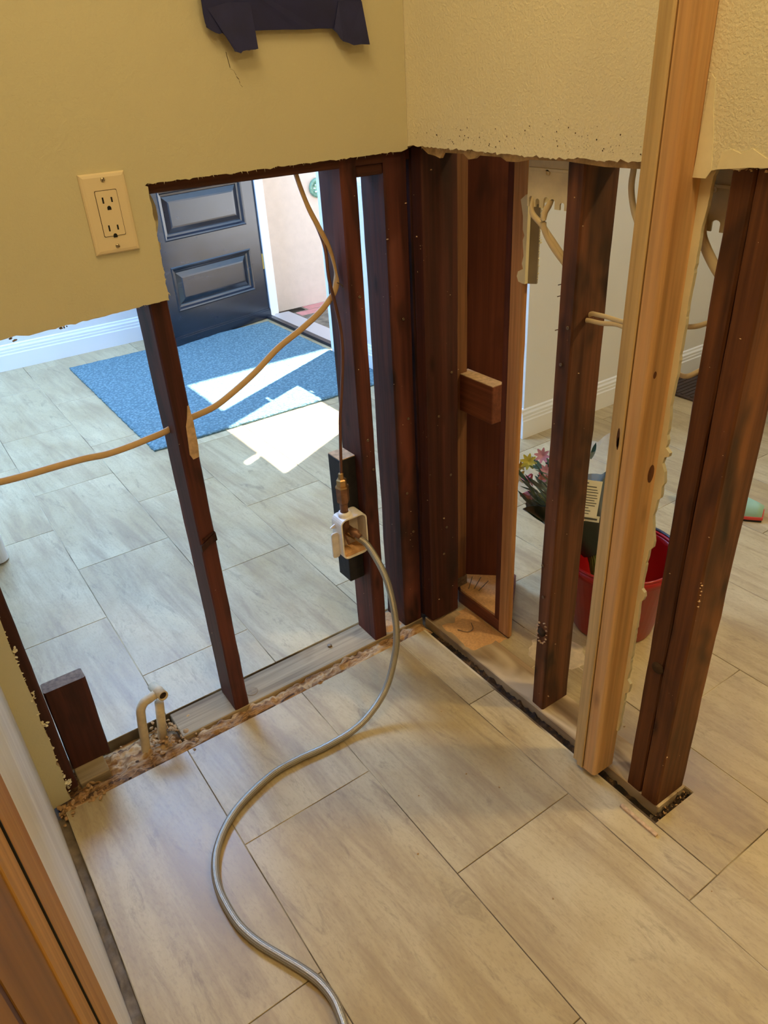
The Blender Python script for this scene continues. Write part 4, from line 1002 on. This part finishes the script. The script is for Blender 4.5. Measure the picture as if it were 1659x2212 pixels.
# ------------------------------------------------------------------ stub pipe
pv = empty('pipe_stub', (-.655, -.12, -.02), 'dusty cream plastic pipe stub with elbow and tee sticking out of the floor', 'pipe')
bm = bmesh.new(); addtube(bm, [(-.690, -.125, -.028), (-.684, -.12, .0), (-.678, -.12, .06), (-.675, -.12, .085), (-.671, -.12, .108), (-.660, -.119, .1225), (-.645, -.118, .126), (-.628, -.116, .129)], .0105, n=14, sub=5); finish(bm, 'elbow_pipe', M['pvc'], pv)
bm = bmesh.new(); addlathe(bm, [(0, -.03), (.0105, -.03), (.0108, .10), (.0, .10)], (-.640, -.115, .002), axis=(.13, 0, 1), n=14); finish(bm, 'riser_pipe', M['pvc'], pv)
bm = bmesh.new(); ax = (.15, -1, .1); addlathe(bm, [(0, -.026), (.0115, -.026), (.0118, -.002), (.0128, 0), (.0128, .004), (.0118, .006), (.0118, .028), (.009, .028), (.009, .006), (0, .006)], (-.623, -.113, .132), axis=ax, n=18); finish(bm, 'tee_branch', M['pvc'], pv)
bm = bmesh.new(); addlathe(bm, [(0, 0), (.0088, 0), (.0088, .001), (0, .001)], (-.6195, -.1355, .1345), axis=ax, n=14); finish(bm, 'pipe_bore', M['debris_dark'], pv)

# ------------------------------------------------------------------ bucket with the bouquet
bk = empty('bucket', (.513, -.487, 0), 'red plastic bucket on the tiles behind the pine boards, flowers standing in it', 'bucket')
bm = bmesh.new(); addlathe(bm, [(0, .002), (.100, .002), (.106, .006), (.140, .205), (.1455, .206), (.1455, .226), (.142, .227), (.1375, .224), (.136, .21), (.104, .012), (0, .012)], (.513, -.487, 0), n=48)
finish(bm, 'bucket_body', M['red'], bk)
bm = bmesh.new(); addlathe(bm, [(.1415, .2265), (.1455, .2275), (.1462, .231), (.1445, .234), (.1405, .233), (.1400, .229)], (.513, -.487, 0), n=48); finish(bm, 'rim', M['red'], bk)
bm = bmesh.new(); addbox(bm, .566, .590, -.612, -.598, .14, .185, 0, .003); finish(bm, 'handle_lug', M['trim_white'], bk)
bm = bmesh.new(); addtube(bm, [(.513 + .149 * math.cos(a), -.487 + .149 * math.sin(a), .232 + .004 * math.sin((a + .9) * 1.0)) for a in [-.9 + k * .35 for k in range(10)]], .0042, n=8, sub=4); finish(bm, 'handle', M['redrim'], bk)

bq = empty('bouquet', (.50, -.45, .02), 'wrapped flower bouquet leaning in the red bucket, pink and yellow blooms', 'bouquet')
r6 = random.Random(9)
base, mid, head = Vector((.525, -.475, .03)), Vector((.475, -.405, .235)), Vector((.46, -.30, .40))
bm = bmesh.new()
for k in range(16):
    a = k / 16 * 6.283; o1 = Vector((math.cos(a), math.sin(a), 0)) * .035; o2 = Vector((math.cos(a + .6), math.sin(a + .6), 0)) * .016; o3 = Vector((math.cos(a), math.sin(a), 0)) * .07
    addtube(bm, [base + o1, (base + mid) / 2 + o1 * .6, mid + o2, head + o3 * .8 - Vector((0, 0, .05))], .0032, n=6, sub=5)
finish(bm, 'stems', M['stem'], bq)
ax = (head - mid).normalized(); e1 = ax.cross(Vector((0, 0, 1))).normalized(); e2 = ax.cross(e1)
def cone(r0, r1, h0, h1, a0, a1, wav, n=40, m_=8):
    bm = bmesh.new(); g = []
    for i in range(m_ + 1):
        tt = i / m_; row = []
        for j in range(n + 1):
            a = a0 + (a1 - a0) * j / n; r = r0 + (r1 - r0) * tt ** 1.1; r *= 1 + wav * tt * math.sin(a * 7 + tt * 2)
            row.append(bm.verts.new(mid + ax * (h0 + (h1 - h0) * tt + wav * .12 * math.sin(a * 5) * tt) + (e1 * math.cos(a) + e2 * math.sin(a)) * r))
        g.append(row)
    for i in range(m_):
        for j in range(n): bm.faces.new((g[i][j], g[i][j + 1], g[i + 1][j + 1], g[i + 1][j])).smooth = True
    return bm
finish(cone(.024, .118, -.035, .150, .0, 6.2832, .05), 'sleeve', M['sleeve'], bq, recalc=False)
finish(cone(.022, .150, -.03, .235, -.2, 6.28 - .2, .08), 'clear_wrap', M['film'], bq, recalc=False)
def leafmesh(ln, wd):
    bm = bmesh.new(); rows = []
    for i in range(6):
        tt = i / 5; ww = wd * math.sin(math.pi * min(1, .08 + tt * .92)) ** .8; z = .18 * ln * tt * tt
        rows.append([bm.verts.new((-ww, ln * tt, z + .25 * ww)), bm.verts.new((0, ln * tt, z)), bm.verts.new((ww, ln * tt, z + .25 * ww))])
    for i in range(5):
        for j in range(2): bm.faces.new((rows[i][j], rows[i][j + 1], rows[i + 1][j + 1], rows[i + 1][j])).smooth = True
    me = bpy.data.meshes.new('leaf'); bm.to_mesh(me); bm.free(); me.materials.append(M['leaf']); return me
LM = leafmesh(.060, .0085)
for k in range(120):
    a = r6.uniform(0, 6.283); rad = .098 * math.sqrt(r6.random()); p = head + (e1 * math.cos(a) + e2 * math.sin(a)) * rad + ax * r6.uniform(-.10, .015)
    if p.y < -.345: continue
    d = (ax * r6.uniform(.3, 1) + (e1 * math.cos(a) + e2 * math.sin(a)) * r6.uniform(.3, 1)).normalized()
    o_ = bpy.data.objects.new('leaf', LM); C.objects.link(o_); o_.parent = bq; o_.location = p - bq.location
    o_.rotation_euler = d.to_track_quat('Y', 'Z').to_euler(); s = r6.uniform(.7, 1.15); o_.scale = (s, s, s)
def flower(p, d, r, n, mat, cup):
    bm = bmesh.new(); d = Vector(d).normalized(); f1 = d.orthogonal().normalized(); f2 = d.cross(f1)
    for k in range(n):
        a = k / n * 6.283; u = f1 * math.cos(a) + f2 * math.sin(a); sdv = d.cross(u)
        rows = []
        for i in range(5):
            tt = i / 4; ww = r * .21 * math.sin(math.pi * (.12 + .8 * tt)) * (6 / n) ** .5; c = Vector(p) + u * (r * tt * (1 - cup * .5)) + d * (r * cup * (tt - .35 * tt * tt))
            rows.append([bm.verts.new(c - sdv * ww + d * ww * .2), bm.verts.new(c), bm.verts.new(c + sdv * ww + d * ww * .2)])
        for i in range(4):
            for j in range(2): bm.faces.new((rows[i][j], rows[i][j + 1], rows[i + 1][j + 1], rows[i + 1][j])).smooth = True
    return finish(bm, 'flower', mat, bq, recalc=False)
TC = (Vector((-.86, -1.48, 1.34)) - head).normalized()
for (p, r, n, mm, cup, dv) in (((.445, -.222, .375), .042, 6, 'petal_pink', 1.0, (-.3, .1, -.5)), ((.44, -.224, .325), .040, 6, 'petal_pink', .9, (-.5, -.1, -.35)), ((.455, -.258, .37), .036, 6, 'petal_pink', 1.0, (-.3, -.3, .5)),
    ((.445, -.206, .405), .028, 8, 'petal_yellow', .35, TC), ((.45, -.168, .342), .026, 7, 'petal_gold', .35, TC), ((.44, -.185, .385), .018, 7, 'petal_gold', .5, TC), ((.455, -.245, .435), .026, 8, 'petal_lilac', .35, TC), ((.45, -.265, .40), .022, 8, 'petal_lilac', .4, TC),
    ((.46, -.33, .44), .034, 6, 'petal_pink', .9, (0, 0, 1)), ((.45, -.36, .43), .028, 8, 'petal_yellow', .4, TC)):
    flower(p, dv, r, n, M[mm], cup)
# printed card and small tag on the wrap
def card(nm, cx, cz, w_, h_, lines, x=.405, y=-.45):
    e = bmesh.new(); un = Vector((.55, -.83, .0)).normalized(); uz = Vector((.25, .12, .95)).normalized(); nr = un.cross(uz)
    o0 = Vector((x, y, cz))
    def q(a, b, d): return o0 + un * a + uz * b + nr * d
    vs = [e.verts.new(q(a, b, d)) for d in (0, .0008) for (a, b) in ((-w_, -h_), (w_, -h_), (w_, h_), (-w_, h_))]
    for f in ((0, 1, 2, 3), (4, 5, 6, 7), (0, 1, 5, 4), (1, 2, 6, 5), (2, 3, 7, 6), (3, 0, 4, 7)): e.faces.new([vs[i] for i in f])
    c = finish(e, nm, M['tag'], bq)
    b = bmesh.new()
    for (l0, l1, z_, th_) in lines:
        for sd in (-.0004, .0012):
            b.faces.new([b.verts.new(q(u_, v_, sd)) for (u_, v_) in ((l0 * w_, z_ * h_ - th_), (l1 * w_, z_ * h_ - th_), (l1 * w_, z_ * h_ + th_), (l0 * w_, z_ * h_ + th_))])
    o_ = finish(b, 'print_lines', M['ink'], None, recalc=False); o_.parent = c; o_.location = -(c.location + bq.location)
card('care_card', 0, .413, .028, .046, [(-.8, -.1, .84, .0016), (-.4, .6, .66, .0012), (-.7, .7, .5, .001), (-.75, .8, .36, .001), (-.8, .75, .2, .001), (-.8, .8, .06, .001), (-.8, .6, -.08, .001), (-.8, .8, -.22, .001), (-.8, .7, -.36, .001), (-.8, .2, -.5, .001), (-.6, .4, -.66, .001), (-.3, .3, -.82, .001)])
card('price_tag', 0, .355, .027, .008, [(-.7, .8, -.1, .0022)], x=.412, y=-.452)

# ------------------------------------------------------------------ right edge: shoe, dark bag, brown mat
sh = empty('shoe', (1.27, -.40, 0), 'mint slip-on shoe with a red line above the dark sole, beyond the doubled studs', 'shoe')
bm = bmesh.new(); DX = Vector((.45, -.89, 0)).normalized(); SX = Vector((.89, .45, 0)); tip = Vector((1.30, -.438, 0))
def shoe_ring(tt, zs):
    wv_ = .046 * (1 - abs(tt - .45) ** 2 * 1.2) * min(1, .35 + 3.5 * tt) * (1 if tt < .8 else 1 - (tt - .8) * .8)
    return wv_
rgs = []
for i in range(13):
    tt = i / 12; c = tip - DX * (.25 * tt); wv_ = max(.012, .047 * math.sin(math.pi * (.12 + .76 * tt)) ** .55); ht = .03 + .045 * min(1, tt * 1.6) ** .8
    row = []
    for j in range(13):
        a = math.pi * j / 12; row.append(bm.verts.new(c + SX * (wv_ * math.cos(a)) + Vector((0, 0, .014 + ht * math.sin(a) ** .8))))
    rgs.append(row)
for i in range(12):
    for j in range(12): bm.faces.new((rgs[i][j], rgs[i][j + 1], rgs[i + 1][j + 1], rgs[i + 1][j])).smooth = True
bm.faces.new(rgs[0]); bm.faces.new(rgs[-1])
finish(bm, 'upper', M['mint'], sh)
def sole_(z0, z1, ex, mat, nm):
    bm = bmesh.new(); l_, r_ = [], []
    for i in range(13):
        tt = i / 12; c = tip + DX * ex - DX * ((.25 + 2 * ex) * tt); wv_ = max(.012, .047 * math.sin(math.pi * (.12 + .76 * tt)) ** .55) + ex
        l_.append((c + SX * wv_)[:2]); r_.append((c - SX * wv_)[:2])
    prism(bm, l_ + r_[::-1], z0, z1, 'z'); finish(bm, nm, mat, sh)
sole_(.009, .018, .004, M['shoe_red'], 'red_trim'); sole_(.0, .009, .002, M['sole'], 'sole')
bg_ = empty('bag', (2.1, -.12, 0), 'black rounded bag on the floor at the right edge', 'bag')
bm = bmesh.new(); bmesh.ops.create_uvsphere(bm, u_segments=24, v_segments=14, radius=1)
for v in bm.verts:
    z = .15 + v.co.z * .15; s = 1 + .04 * noise.noise(v.co * 3); q_ = 1.0 - .55 * max(0, (z - .12) / .18) ** 1.3; sg = lambda a: math.copysign(abs(a) ** .7, a); v.co = Vector((2.12 + sg(v.co.x) * .18 * s * q_, -.16 + sg(v.co.y) * .13 * s * q_, max(.0, z)))
finish(bm, 'bag_body', M['blackfab'], bg_, smooth=True)
tube('bag_strap', [(2.0, -.2, .22), (1.98, -.22, .30), (2.04, -.24, .36), (2.14, -.22, .35), (2.2, -.16, .26)], .008, M['blackfab'], bg_, rb=.003)
bm = bmesh.new(); addbox(bm, 1.96, 2.62, .20, .505, .0005, .012, 0, .003)
bmt = tag(finish(bm, 'floor_mat', M['brownmat'], loc=(2.3, .35, 0)), 'dark brown ribbed mat along the white baseboard, seen between pine boards and doubled studs', 'mat')
bm = bmesh.new()
for k in range(12): addbox(bm, 1.97, 2.61, .215 + k * .024, .225 + k * .024, .012, .016)
finish(bm, 'ribs', M['brownmat'], bmt)
